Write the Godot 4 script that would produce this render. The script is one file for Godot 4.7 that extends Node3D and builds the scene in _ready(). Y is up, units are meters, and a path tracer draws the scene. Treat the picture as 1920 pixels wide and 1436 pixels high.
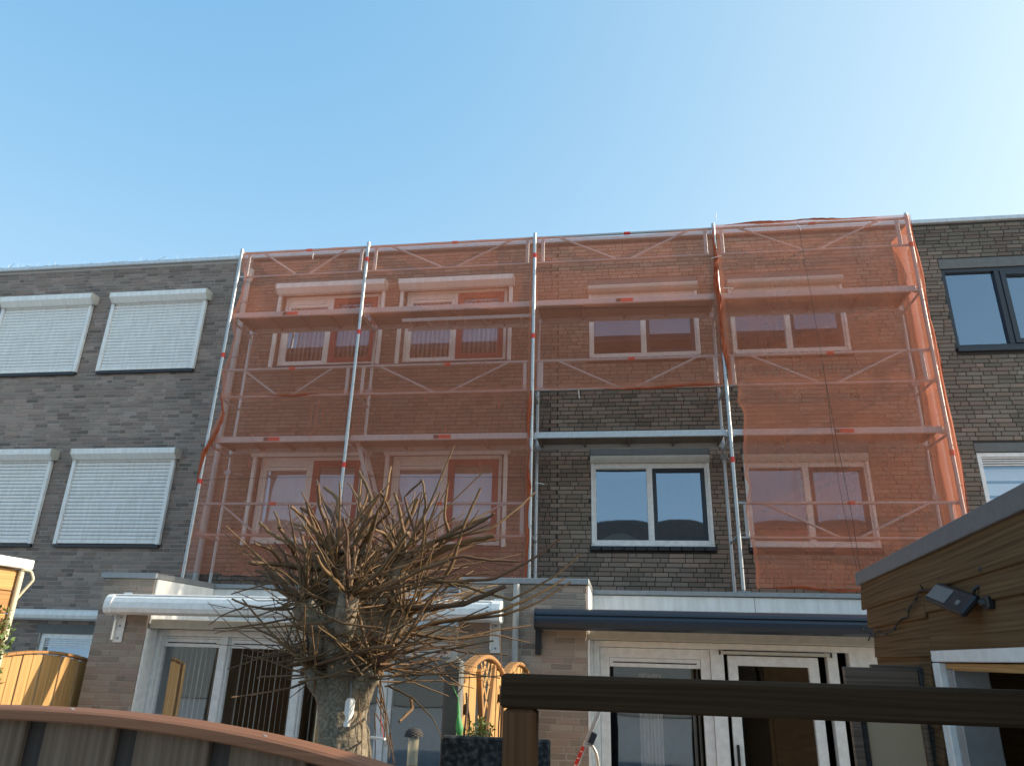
extends Node3D
# A row of brick houses behind an orange-netted scaffold, seen from the back garden.
# x runs along the facades (right), y is up, z points from the facades to the viewer. Metres.

const WALL := -10.17      # front of the brickwork
const SCAF := -9.231      # outer row of scaffold standards
const INNER := -9.93      # inner row of scaffold standards
const POLE_X := [-5.788, -3.702, -1.116, 1.469, 4.081]
const ROOF_EDGE := 2.665  # top of the extension roofs
const PIER := -7.83       # front of the brick piers of the extensions

var M := {}
var rng := RandomNumberGenerator.new()
var taken := {}
var boxes := {}


class MB:
	var v := PackedVector3Array()
	var n := PackedVector3Array()
	var c := PackedColorArray()

	func tri(a: Vector3, b: Vector3, d: Vector3, na: Vector3, nb: Vector3, nd: Vector3, col: Color) -> void:
		if (b - a).cross(d - a).dot(na + nb + nd) > 0.0:
			v.append(a); v.append(d); v.append(b)
			n.append(na); n.append(nd); n.append(nb)
		else:
			v.append(a); v.append(b); v.append(d)
			n.append(na); n.append(nb); n.append(nd)
		c.append(col); c.append(col); c.append(col)

	func quad(a: Vector3, b: Vector3, d: Vector3, e: Vector3, nn: Vector3, col := Color.WHITE) -> void:
		tri(a, b, d, nn, nn, nn, col)
		tri(a, d, e, nn, nn, nn, col)

	func face(pts: Array, out: Vector3, col := Color.WHITE) -> void:
		# a flat polygon, its normal turned to the side of «out»
		var nn: Vector3 = (pts[1] - pts[0]).cross(pts[2] - pts[0]).normalized()
		if nn.dot(out) < 0.0:
			nn = -nn
		for i in range(1, pts.size() - 1):
			tri(pts[0], pts[i], pts[i + 1], nn, nn, nn, col)

	func box(lo: Vector3, hi: Vector3, col := Color.WHITE) -> void:
		quad(Vector3(lo.x, lo.y, hi.z), Vector3(hi.x, lo.y, hi.z), hi, Vector3(lo.x, hi.y, hi.z), Vector3.BACK, col)
		quad(lo, Vector3(hi.x, lo.y, lo.z), Vector3(hi.x, hi.y, lo.z), Vector3(lo.x, hi.y, lo.z), Vector3.FORWARD, col)
		quad(lo, Vector3(lo.x, lo.y, hi.z), Vector3(lo.x, hi.y, hi.z), Vector3(lo.x, hi.y, lo.z), Vector3.LEFT, col)
		quad(Vector3(hi.x, lo.y, lo.z), Vector3(hi.x, lo.y, hi.z), hi, Vector3(hi.x, hi.y, lo.z), Vector3.RIGHT, col)
		quad(Vector3(lo.x, hi.y, lo.z), Vector3(lo.x, hi.y, hi.z), hi, Vector3(hi.x, hi.y, lo.z), Vector3.UP, col)
		quad(lo, Vector3(lo.x, lo.y, hi.z), Vector3(hi.x, lo.y, hi.z), Vector3(hi.x, lo.y, lo.z), Vector3.DOWN, col)

	func cbox(s: Vector3, k: float, col := Color.WHITE) -> void:
		# a box of size s round the origin with its edges cut off by k
		var h := s * 0.5
		var g := h - Vector3(k, k, k)
		for ax in 3:
			var a1 := (ax + 1) % 3
			var a2 := (ax + 2) % 3
			for sg in [-1.0, 1.0]:
				var q := []
				for p in [[-1, -1], [1, -1], [1, 1], [-1, 1]]:
					var w := Vector3.ZERO
					w[ax] = sg * h[ax]; w[a1] = p[0] * g[a1]; w[a2] = p[1] * g[a2]
					q.append(w)
				var nn := Vector3.ZERO
				nn[ax] = sg
				quad(q[0], q[1], q[2], q[3], nn, col)
			for s1 in [-1.0, 1.0]:
				for s2 in [-1.0, 1.0]:
					var q := []
					for p in [[1, 0, -1], [1, 0, 1], [0, 1, 1], [0, 1, -1]]:
						var w := Vector3.ZERO
						w[ax] = p[2] * g[ax]
						w[a1] = s1 * (h[a1] if p[0] else g[a1])
						w[a2] = s2 * (h[a2] if p[1] else g[a2])
						q.append(w)
					var nn := Vector3.ZERO
					nn[a1] = s1; nn[a2] = s2
					quad(q[0], q[1], q[2], q[3], nn.normalized(), col)
		for sx in [-1.0, 1.0]:
			for sy in [-1.0, 1.0]:
				for sz in [-1.0, 1.0]:
					face([Vector3(sx * h.x, sy * g.y, sz * g.z), Vector3(sx * g.x, sy * h.y, sz * g.z), Vector3(sx * g.x, sy * g.y, sz * h.z)], Vector3(sx, sy, sz), col)

	func brick(x0: float, x1: float, y0: float, y1: float, zb: float, zf: float, k: float, col: Color) -> void:
		var zi := zf - k * 0.7
		var a := [Vector3(x0, y0, zb), Vector3(x1, y0, zb), Vector3(x1, y1, zb), Vector3(x0, y1, zb)]
		var b := [Vector3(x0, y0, zi), Vector3(x1, y0, zi), Vector3(x1, y1, zi), Vector3(x0, y1, zi)]
		var d := [Vector3(x0 + k, y0 + k, zf), Vector3(x1 - k, y0 + k, zf), Vector3(x1 - k, y1 - k, zf), Vector3(x0 + k, y1 - k, zf)]
		var s := [Vector3.DOWN, Vector3.RIGHT, Vector3.UP, Vector3.LEFT]
		quad(d[0], d[1], d[2], d[3], Vector3.BACK, col)
		for i in 4:
			var j := (i + 1) % 4
			quad(a[i], a[j], b[j], b[i], s[i], col)
			quad(b[i], b[j], d[j], d[i], (s[i] + Vector3.BACK).normalized(), col)

	func tube(pts: Array, radii: Array, sides: int, col := Color.WHITE, cut := true) -> void:
		var ring_a := []
		var nrm_a := []
		var up := Vector3.UP
		var t0: Vector3 = (pts[1] - pts[0]).normalized()
		if absf(t0.y) > 0.9:
			up = Vector3.RIGHT
		var side := t0.cross(up).normalized()
		for i in pts.size():
			var t: Vector3
			if i == 0:
				t = t0
			elif i == pts.size() - 1:
				t = (pts[i] - pts[i - 1]).normalized()
			else:
				t = (pts[i + 1] - pts[i - 1]).normalized()
			side = (side - t * side.dot(t)).normalized()
			var o := t.cross(side)
			var ring := []
			var nrm := []
			for k in sides:
				var an := TAU * k / sides
				var d := side * cos(an) + o * sin(an)
				ring.append(pts[i] + d * radii[i])
				nrm.append(d)
			if i > 0:
				for k in sides:
					var l := (k + 1) % sides
					tri(ring_a[k], ring[k], ring[l], nrm_a[k], nrm[k], nrm[l], col)
					tri(ring_a[k], ring[l], ring_a[l], nrm_a[k], nrm[l], nrm_a[l], col)
			if cut and (i == 0 or i == pts.size() - 1):
				face(ring, -t if i == 0 else t, col)
			ring_a = ring
			nrm_a = nrm

	func prism(poly: PackedVector2Array, z0: float, z1: float, col := Color.WHITE) -> void:
		# an outline in x, y pushed along z
		var idx := Geometry2D.triangulate_polygon(poly)
		for i in range(0, idx.size(), 3):
			for z in [z0, z1]:
				var nn := Vector3(0, 0, signf(z - (z0 + z1) * 0.5))
				var q := []
				for k in 3:
					q.append(Vector3(poly[idx[i + k]].x, poly[idx[i + k]].y, z))
				tri(q[0], q[1], q[2], nn, nn, nn, col)
		var ccw := not Geometry2D.is_polygon_clockwise(poly)
		for i in poly.size():
			var a := poly[i]
			var b := poly[(i + 1) % poly.size()]
			var e := (b - a).normalized()
			var nn := Vector3(e.y, -e.x, 0) * (1.0 if ccw else -1.0)
			quad(Vector3(a.x, a.y, z0), Vector3(b.x, b.y, z0), Vector3(b.x, b.y, z1), Vector3(a.x, a.y, z1), nn, col)

	func mesh() -> ArrayMesh:
		var a := []
		a.resize(Mesh.ARRAY_MAX)
		a[Mesh.ARRAY_VERTEX] = v
		a[Mesh.ARRAY_NORMAL] = n
		a[Mesh.ARRAY_COLOR] = c
		var m := ArrayMesh.new()
		m.add_surface_from_arrays(Mesh.PRIMITIVE_TRIANGLES, a)
		return m


# ---------------------------------------------------------------- helpers

func lin(r: float, g: float, b: float, a := 1.0) -> Color:
	var c := Color(r, g, b).linear_to_srgb()
	c.a = a
	return c


func numbered(called: String) -> String:
	taken[called] = taken.get(called, -1) + 1
	return called if taken[called] == 0 else "%s_%03d" % [called, taken[called]]


func tag(o: Node, label := "", category := "", group := "", kind := "") -> Node:
	if label: o.set_meta("label", label)
	if category: o.set_meta("category", category)
	if group: o.set_meta("group", group)
	if kind: o.set_meta("kind", kind)
	return o


func thing(called: String, at: Vector3, label: String, category: String, group := "") -> Node3D:
	var o := Node3D.new()
	o.name = numbered(called)
	add_child(o)
	o.position = at
	tag(o, label, category, group)
	return o


func node(parent: Node, called: String, at := Vector3.ZERO) -> Node3D:
	var o := Node3D.new()
	o.name = called
	parent.add_child(o, true)
	o.global_position = at
	return o


func put(parent: Node, called: String, mesh: Mesh, m: Material, at := Transform3D.IDENTITY) -> MeshInstance3D:
	var o := MeshInstance3D.new()
	o.name = called if parent != self else numbered(called)
	o.mesh = mesh
	o.material_override = m
	parent.add_child(o, true)
	o.global_transform = at
	return o


func box_mesh(s: Vector3, k := 0.004) -> ArrayMesh:
	var key := [s.snapped(Vector3.ONE * 0.0005), k]
	if not boxes.has(key):
		var b := MB.new()
		b.cbox(s, minf(k, 0.3 * minf(s.x, minf(s.y, s.z))))
		boxes[key] = b.mesh()
	return boxes[key]


func bar(parent: Node, called: String, lo: Vector3, hi: Vector3, m: Material, k := 0.004) -> MeshInstance3D:
	# a box between two corners
	return put(parent, called, box_mesh(hi - lo, k), m, Transform3D(Basis.IDENTITY, (lo + hi) * 0.5))


func pipe(parent: Node, called: String, a: Vector3, b: Vector3, r: float, m: Material, sides := 10) -> MeshInstance3D:
	var l := a.distance_to(b)
	var key := ["pipe", snappedf(l, 0.001), r, sides]
	if not boxes.has(key):
		var t := MB.new()
		t.tube([Vector3(0, -l / 2, 0), Vector3(0, l / 2, 0)], [r, r], sides)
		boxes[key] = t.mesh()
	var y := (b - a).normalized()
	var x := y.cross(Vector3(0.3, 0.1, 1)).normalized()
	return put(parent, called, boxes[key], m, Transform3D(Basis(x, y, x.cross(y)), (a + b) * 0.5))


func plank(parent: Node, called: String, a: Vector3, b: Vector3, across: Vector3, wide: float, thick: float, m: Material, k := 0.004) -> MeshInstance3D:
	# a board from a to b (its grain runs along), «wide» across and «thick» the third way
	var x := (b - a).normalized()
	var y := (across - x * across.dot(x)).normalized()
	return put(parent, called, box_mesh(Vector3(a.distance_to(b), wide, thick), k), m, Transform3D(Basis(x, y, x.cross(y)), (a + b) * 0.5))


func path(parent: Node, called: String, pts: Array, r: float, m: Material, sides := 8) -> MeshInstance3D:
	var t := MB.new()
	var radii := []
	for p in pts: radii.append(r)
	t.tube(pts, radii, sides)
	return put(parent, called, t.mesh(), m)


func curve(ctrl: Array, steps: int, straight := 0.45) -> Array:
	# Catmull-Rom through the points
	var out := []
	for i in ctrl.size() - 1:
		var p0: Vector3 = ctrl[maxi(i - 1, 0)]
		var p1: Vector3 = ctrl[i]
		var p2: Vector3 = ctrl[i + 1]
		var p3: Vector3 = ctrl[mini(i + 2, ctrl.size() - 1)]
		for k in steps:
			out.append(p1.cubic_interpolate(p2, p0, p3, float(k) / steps).lerp(p1.lerp(p2, float(k) / steps), straight))
	out.append(ctrl[-1])
	return out


# ---------------------------------------------------------------- materials

func noise_image(freq: float, octaves: int, sd: int, stretch := Vector2.ONE, size := 512) -> Image:
	# tileable grey noise, stretched when asked
	var f := FastNoiseLite.new()
	f.seed = sd
	f.noise_type = FastNoiseLite.TYPE_SIMPLEX_SMOOTH
	f.frequency = freq
	f.fractal_octaves = octaves
	var im := f.get_seamless_image(int(size / stretch.x), int(size / stretch.y))
	im.resize(size, size, Image.INTERPOLATE_CUBIC)
	return im


func grain_image(sd: int) -> Image:
	# long wood fibres along u with a few darker streaks; tiles both ways
	var f := FastNoiseLite.new()
	f.seed = sd
	f.frequency = 1.0
	f.fractal_octaves = 3
	var n := 384
	var im := Image.create(n, n, false, Image.FORMAT_L8)
	for y in n:
		for x in n:
			var u := float(x) / n
			var v := float(y) / n
			var val := 0.0
			for q in [[0.0, 0.0, (1.0 - u) * (1.0 - v)], [1.0, 0.0, u * (1.0 - v)], [0.0, 1.0, (1.0 - u) * v], [1.0, 1.0, u * v]]:
				if q[2] > 0.01: val += q[2] * f.get_noise_2d((u - q[0]) * 1.3, (v - q[1]) * 30.0 + 0.22 * sin(TAU * (u + v)))
			im.set_pixel(x, y, Color.from_hsv(0, 0, clampf(0.55 + 1.15 * val, 0.0, 1.0)))
	return im


func ramp(im: Image, lo: Color, hi: Color, power := 1.0) -> ImageTexture:
	var out := Image.create(im.get_width(), im.get_height(), false, Image.FORMAT_RGB8)
	for y in im.get_height():
		for x in im.get_width():
			out.set_pixel(x, y, lo.lerp(hi, pow(im.get_pixel(x, y).r, power)))
	return ImageTexture.create_from_image(out)


func mat(name_: String, col: Color, rough: float, opt := {}) -> StandardMaterial3D:
	var m := StandardMaterial3D.new()
	m.resource_name = name_
	m.albedo_color = col
	m.roughness = rough
	m.metallic = opt.get("metal", 0.0)
	if opt.has("spec"): m.metallic_specular = opt.spec
	if opt.has("tex"):
		m.albedo_texture = opt.tex
		m.uv1_triplanar = true
		m.uv1_world_triplanar = opt.get("world", false)
		m.uv1_scale = opt.get("scale", Vector3.ONE)
	if opt.has("rough_tex"):
		m.roughness_texture = opt.rough_tex
	if opt.has("bump"):
		m.heightmap_enabled = true
		m.heightmap_texture = opt.bump
		m.heightmap_scale = opt.get("relief", 0.1)
		m.uv1_triplanar = true
		m.uv1_world_triplanar = opt.get("world", false)
		m.uv1_scale = opt.get("scale", Vector3.ONE)
	if opt.get("vc", false): m.vertex_color_use_as_albedo = true
	if opt.has("back"):
		m.backlight_enabled = true
		m.backlight = opt.back
	if opt.has("alpha"):
		m.transparency = BaseMaterial3D.TRANSPARENCY_ALPHA
	if opt.has("coat"):
		m.clearcoat_enabled = true
		m.clearcoat = opt.coat
		m.clearcoat_roughness = 0.15
	M[name_] = m
	return m


func make_materials() -> void:
	var fine := noise_image(0.06, 4, 3)
	var coarse := noise_image(0.012, 5, 8)
	var grain := grain_image(21)
	var t_fine := ramp(fine, Color(0.76, 0.76, 0.76), Color(1, 1, 1))
	var t_soft := ramp(coarse, Color(0.91, 0.91, 0.905), Color(1, 1, 1))
	var t_bump := ImageTexture.create_from_image(fine)
	var t_cbump := ImageTexture.create_from_image(coarse)
	var t_grain := ramp(grain, Color(0.76, 0.73, 0.70), Color(1, 1, 1), 0.8)
	var t_gbump := ImageTexture.create_from_image(grain)
	var t_mottle := ramp(noise_image(0.02, 6, 40), Color(0.25, 0.26, 0.28), Color(1, 1, 0.98), 1.6)
	var t_dirt := ramp(noise_image(0.02, 5, 71, Vector2(1, 5)), Color(0.88, 0.87, 0.855), Color(1, 1, 1), 0.6)
	var t_bark := ramp(noise_image(0.03, 5, 52), Color(0.55, 0.53, 0.5), Color(1, 1, 1))
	var white := Image.create(4, 4, false, Image.FORMAT_RGB8)
	white.fill(Color.WHITE)
	var t_white := ImageTexture.create_from_image(white)
	# brickwork
	mat("brick", Color.WHITE, 0.88, {"vc": true, "tex": t_fine, "scale": Vector3.ONE * 5.0, "world": true, "bump": t_bump, "relief": 0.35})
	mat("mortar_pale", lin(0.52, 0.47, 0.43), 0.95, {"tex": t_fine, "scale": Vector3.ONE * 3.0, "world": true})
	mat("mortar_dark", lin(0.075, 0.066, 0.058), 0.95, {"tex": t_fine, "scale": Vector3.ONE * 3.0, "world": true})  # darkened: shade of the deep joints is put into the mortar colour
	mat("mortar_tan", lin(0.58, 0.52, 0.45), 0.95, {"tex": t_fine, "scale": Vector3.ONE * 3.0, "world": true})
	mat("concrete", lin(0.17, 0.175, 0.17), 0.9, {"tex": t_soft, "scale": Vector3.ONE * 1.3, "world": true, "bump": t_bump, "relief": 0.1})
	mat("mottled", lin(0.16, 0.165, 0.17), 0.92, {"tex": t_mottle, "scale": Vector3.ONE * 2.2, "world": true, "bump": t_cbump, "relief": 0.3})
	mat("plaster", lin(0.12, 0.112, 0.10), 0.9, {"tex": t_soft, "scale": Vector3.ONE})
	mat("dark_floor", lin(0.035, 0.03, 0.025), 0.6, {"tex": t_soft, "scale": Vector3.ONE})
	mat("bitumen", lin(0.05, 0.05, 0.052), 0.9, {"tex": t_fine, "scale": Vector3.ONE * 2})
	mat("paving", lin(0.42, 0.415, 0.40), 0.9, {"tex": t_soft, "scale": Vector3.ONE * 0.7, "world": true})
	mat("sill_tile", lin(0.018, 0.022, 0.03), 0.35, {"tex": t_fine, "scale": Vector3.ONE * 4})
	# paint and plastic
	mat("white", lin(0.92, 0.91, 0.89), 0.35, {"tex": t_soft, "scale": Vector3.ONE * 1.7, "world": true})
	mat("white_panel", lin(0.93, 0.92, 0.90), 0.45, {"tex": t_dirt, "scale": Vector3.ONE * 0.9, "world": true})
	mat("cream", lin(0.58, 0.55, 0.48), 0.5, {"tex": t_soft, "scale": Vector3.ONE * 1.3, "world": true})
	mat("shutter", lin(0.86, 0.86, 0.85), 0.45, {"tex": t_dirt, "scale": Vector3.ONE * 1.1, "world": true})
	mat("shutter_cap", lin(0.52, 0.50, 0.44), 0.5, {"tex": t_soft, "scale": Vector3.ONE * 5})
	mat("dark_gap", lin(0.02, 0.02, 0.022), 0.7)
	mat("red_paint", lin(0.30, 0.035, 0.025), 0.4, {"tex": t_soft, "scale": Vector3.ONE * 2, "world": true})
	mat("dark_paint", lin(0.028, 0.036, 0.048), 0.4, {"tex": t_soft, "scale": Vector3.ONE * 2, "world": true})
	mat("navy", lin(0.022, 0.032, 0.05), 0.38, {"tex": t_soft, "scale": Vector3.ONE * 2, "world": true})
	mat("black_plastic", lin(0.012, 0.013, 0.015), 0.45)
	mat("blind", lin(0.62, 0.60, 0.56), 0.7, {"back": lin(0.2, 0.19, 0.17)})
	mat("curtain", lin(0.55, 0.53, 0.50), 0.8, {"back": lin(0.3, 0.29, 0.27)})
	mat("pipe_grey", lin(0.42, 0.43, 0.43), 0.45, {"tex": t_soft, "scale": Vector3.ONE * 3, "world": true})
	mat("green_net", lin(0.13, 0.38, 0.16), 0.7, {"back": lin(0.1, 0.4, 0.15)})
	mat("pvc", lin(0.62, 0.57, 0.42), 0.5, {"tex": t_soft, "scale": Vector3.ONE * 4})
	# metal
	mat("alu", lin(0.50, 0.51, 0.52), 0.42, {"metal": 0.7, "tex": t_soft, "scale": Vector3.ONE * 4, "world": true})
	mat("alu_dull", lin(0.55, 0.56, 0.57), 0.55, {"metal": 0.55, "tex": t_soft, "scale": Vector3.ONE * 3, "world": true})
	mat("zinc", lin(0.36, 0.375, 0.39), 0.5, {"metal": 0.5, "tex": t_soft, "scale": Vector3.ONE * 2, "world": true})
	mat("shed_trim", lin(0.22, 0.21, 0.215), 0.5, {"metal": 0.3, "tex": t_soft, "scale": Vector3.ONE * 2})
	mat("lens", lin(0.16, 0.165, 0.16), 0.4)
	mat("trim", lin(0.62, 0.65, 0.68), 0.4, {"metal": 0.3, "tex": t_dirt, "scale": Vector3.ONE, "world": true})
	mat("deck", lin(0.22, 0.175, 0.135), 0.7, {"tex": t_grain, "scale": Vector3.ONE * 1.5, "bump": t_gbump, "relief": 0.05})
	mat("red_tag", lin(0.62, 0.04, 0.025), 0.5)
	mat("black_tag", lin(0.03, 0.025, 0.025), 0.5)
	# glass with a thin metal coating, as insulating panes have
	var g := mat("glass", lin(0.66, 0.82, 1.0, 0.31), 0.02, {"metal": 1.0, "alpha": true})
	g.albedo_texture = t_white
	g = mat("glass_door", lin(0.7, 0.84, 1.0, 0.20), 0.02, {"metal": 1.0, "alpha": true})
	g.albedo_texture = t_white
	mat("clear_plastic", Color(0.9, 0.85, 0.7, 0.25), 0.1, {"alpha": true})
	# netting
	mat("net", Color.WHITE, 0.75, {"alpha": true, "vc": true, "back": lin(0.9, 0.9, 0.9)})
	mat("net_roll", lin(0.62, 0.145, 0.05), 0.75, {"back": lin(0.7, 0.12, 0.03), "tex": t_fine, "scale": Vector3.ONE * 9})
	mat("cord", lin(0.03, 0.02, 0.018), 0.8)
	# wood
	mat("oak", lin(0.56, 0.33, 0.125), 0.65, {"tex": t_grain, "scale": Vector3(0.62, 2.2, 2.2), "bump": t_gbump, "relief": 0.1})
	mat("oak_dark", lin(0.44, 0.23, 0.085), 0.65, {"tex": t_grain, "scale": Vector3(0.73, 2.6, 2.6), "bump": t_gbump, "relief": 0.1})
	mat("cap_brown", lin(0.26, 0.115, 0.06), 0.6, {"tex": t_grain, "scale": Vector3(0.56, 2.0, 2.0), "bump": t_gbump, "relief": 0.08})
	mat("fence_brown", lin(0.17, 0.125, 0.092), 0.8, {"tex": t_grain, "scale": Vector3(0.48, 1.7, 1.7), "bump": t_gbump, "relief": 0.12})
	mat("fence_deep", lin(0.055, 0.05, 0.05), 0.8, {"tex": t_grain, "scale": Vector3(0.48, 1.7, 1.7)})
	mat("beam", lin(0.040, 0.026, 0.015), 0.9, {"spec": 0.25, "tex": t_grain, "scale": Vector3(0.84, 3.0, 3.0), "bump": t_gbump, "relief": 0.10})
	mat("post_brown", lin(0.11, 0.058, 0.03), 0.85, {"spec": 0.25, "tex": t_grain, "scale": Vector3(0.70, 2.5, 2.5), "bump": t_gbump, "relief": 0.1})
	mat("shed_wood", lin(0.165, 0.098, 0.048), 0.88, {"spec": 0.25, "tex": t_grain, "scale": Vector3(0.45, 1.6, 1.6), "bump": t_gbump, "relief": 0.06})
	mat("screen_wood", lin(0.20, 0.14, 0.10), 0.75, {"tex": t_grain, "scale": Vector3(0.56, 2, 2), "bump": t_gbump, "relief": 0.1})
	mat("screen_cloth", lin(0.85, 0.66, 0.42), 0.85, {"tex": t_fine, "scale": Vector3.ONE * 6, "back": lin(0.4, 0.25, 0.1)})
	mat("bark", lin(0.40, 0.34, 0.255), 0.9, {"tex": t_bark, "scale": Vector3.ONE * 3.0, "bump": t_cbump, "relief": 0.9})
	mat("shoot", lin(0.21, 0.118, 0.05), 0.7, {"vc": true, "tex": t_fine, "scale": Vector3.ONE * 7, "bump": t_bump, "relief": 0.15})
	mat("leaf", lin(0.10, 0.16, 0.04), 0.6, {"back": lin(0.12, 0.2, 0.03), "vc": true})
	mat("rusty", lin(0.05, 0.035, 0.03), 0.7, {"metal": 0.3})


# ---------------------------------------------------------------- walls of brick

func holed_wall(x0: float, x1: float, y0: float, y1: float, zf: float, thick: float, holes: Array) -> ArrayMesh:
	var xs := [x0, x1]
	var ys := [y0, y1]
	for h in holes:
		for x in [h.position.x, h.end.x]: if x > x0 and x < x1: xs.append(x)
		for y in [h.position.y, h.end.y]: if y > y0 and y < y1: ys.append(y)
	xs.sort(); ys.sort()
	var solid := func(i: int, j: int) -> bool:
		if i < 0 or j < 0 or i >= xs.size() - 1 or j >= ys.size() - 1: return false
		var p := Vector2((xs[i] + xs[i + 1]) * 0.5, (ys[j] + ys[j + 1]) * 0.5)
		for h in holes: if h.has_point(p): return false
		return true
	var b := MB.new()
	var zb := zf - thick
	for i in xs.size() - 1:
		for j in ys.size() - 1:
			if not solid.call(i, j) or xs[i + 1] - xs[i] < 1e-5 or ys[j + 1] - ys[j] < 1e-5: continue
			var a := Vector3(xs[i], ys[j], zf)
			var e := Vector3(xs[i + 1], ys[j + 1], zf)
			var back := Vector3(0, 0, -thick)
			var p := [a, Vector3(e.x, a.y, zf), e, Vector3(a.x, e.y, zf)]
			b.quad(p[0], p[1], p[2], p[3], Vector3.BACK)
			b.quad(p[0] + back, p[1] + back, p[2] + back, p[3] + back, Vector3.FORWARD)
			var nb := [[0, -1, Vector3.DOWN, 0, 1], [1, 0, Vector3.RIGHT, 1, 2], [0, 1, Vector3.UP, 2, 3], [-1, 0, Vector3.LEFT, 3, 0]]
			for q in nb:
				if not solid.call(i + q[0], j + q[1]):
					b.quad(p[q[3]], p[q[4]], p[q[4]] + back, p[q[3]] + back, q[2])
	return b.mesh()


var brick_meshes := {}

func brick_shape(long: bool, tint: int, palette: Array) -> ArrayMesh:
	var key := [long, tint, palette]
	if not brick_meshes.has(key):
		var b := MB.new()
		var l := 0.105 if long else 0.0495
		b.brick(-l, l, -0.0263, 0.0263, -0.02, 0.0, 0.003, palette[tint])
		brick_meshes[key] = b.mesh()
	return brick_meshes[key]


func lay_bricks(wall: Node, x0: float, x1: float, y0: float, y1: float, zf: float, holes: Array, o: Dictionary) -> void:
	# irregular bond, 62.5 mm courses; o: seed, palette, tone (callable: x, y -> shift), proud, prefer (Rect2), single
	var r := RandomNumberGenerator.new()
	r.seed = o.seed
	var palette: Array = o.palette
	var singles := []
	var rest := MB.new()
	var course := 0.0625
	var gap := 0.0095
	var eye := Vector3(0, 1.9, 0)
	var j := 0
	var y := y0
	while y + course <= y1 + 0.002:
		var xs: float = x0 + (0.11 if j % 2 and o.get("tooth", 0) == -1 else 0.0)
		var xe: float = x1 + (0.10 if j % 2 and o.get("tooth", 0) == 1 else 0.0)
		var x := xs - r.randf() * 0.11
		var run := r.randi_range(1, 3)
		while x < xe:
			var l := 0.210
			if run <= 0:
				l = 0.099
				run = r.randi_range(2, 4)
			run -= 1
			var spans := [[maxf(x, xs), minf(x + l, xe)]]
			x += l + gap
			for h in holes:
				if y + course * 0.6 < h.position.y or y + course * 0.4 > h.end.y: continue
				var left := []
				for s in spans:
					if s[1] <= h.position.x or s[0] >= h.end.x:
						left.append(s); continue
					if s[0] < h.position.x: left.append([s[0], h.position.x - 0.004])
					if s[1] > h.end.x: left.append([h.end.x + 0.004, s[1]])
				spans = left
			for s in spans:
				if s[1] - s[0] < 0.025: continue
				var mid := Vector2((s[0] + s[1]) * 0.5, y + course * 0.5)
				var shift: float = o.tone.call(mid.x, mid.y)
				var t := clampi(int(palette.size() * clampf(0.5 + shift + r.randfn(0.0, o.get("spread", 0.13)), 0.0, 0.999)), 0, palette.size() - 1)
				var out: float = o.get("proud", 0.004) * r.randf()
				if r.randf() < 0.04: out -= 0.004
				var whole: bool = absf(s[1] - s[0] - l) < 1e-4
				if whole and o.prefer.has_point(mid):
					singles.append([eye.distance_squared_to(Vector3(mid.x, mid.y, zf)), mid, l > 0.15, t, out, r.randfn(0.0, 0.006)])
				else:
					rest.brick(s[0], s[1], y + gap * 0.5 - r.randf() * 0.0015, y + course - gap * 0.5 + r.randf() * 0.001, zf - 0.02, zf + out, 0.003, palette[t])
		y += course
		j += 1
	singles.sort_custom(func(a, b): return a[0] < b[0])
	for i in singles.size():
		var s: Array = singles[i]
		if i < o.get("single", 300):
			put(wall, "brick", brick_shape(s[2], s[3], palette), M.brick, Transform3D(Basis(Vector3.BACK, s[5]), Vector3(s[1].x, s[1].y, zf + s[4])))
		else:
			var l := 0.105 if s[2] else 0.0495
			rest.brick(s[1].x - l, s[1].x + l, s[1].y - 0.0263, s[1].y + 0.0263, zf - 0.02, zf + s[4], 0.003, palette[s[3]])
	if rest.v.size():
		tag(put(wall, "bricks", rest.mesh(), M.brick), "", "", "", "stuff")


func cb(b: MB, lo: Vector3, hi: Vector3, k := 0.003) -> void:
	var from := b.v.size()
	var s := hi - lo
	b.cbox(s, minf(k, 0.3 * minf(s.x, minf(s.y, s.z))))
	for i in range(from, b.v.size()): b.v[i] += (lo + hi) * 0.5


func ring(b: MB, x0: float, x1: float, y0: float, y1: float, z0: float, z1: float, w: float) -> void:
	# four bars round an opening
	cb(b, Vector3(x0, y0, z0), Vector3(x0 + w, y1, z1))
	cb(b, Vector3(x1 - w, y0, z0), Vector3(x1, y1, z1))
	cb(b, Vector3(x0 + w, y0, z0), Vector3(x1 - w, y0 + w, z1))
	cb(b, Vector3(x0 + w, y1 - w, z0), Vector3(x1 - w, y1, z1))


const ALONG_X := Basis(Vector3(0, 0, 1), Vector3(0, 1, 0), Vector3(-1, 0, 0))

func extrude_x(parent: Node, called: String, poly: Array, x0: float, x1: float, m: Material, shift := Vector3.ZERO) -> MeshInstance3D:
	# an outline given as (z, y), pushed from x0 to x1
	var key := ["ex", poly, snappedf(x1 - x0, 0.001)]
	if not boxes.has(key):
		var b := MB.new()
		b.prism(PackedVector2Array(poly), -(x1 - x0) * 0.5, (x1 - x0) * 0.5)
		boxes[key] = b.mesh()
	return put(parent, called, boxes[key], m, Transform3D(ALONG_X, Vector3((x0 + x1) * 0.5, 0, 0) + shift))


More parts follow.
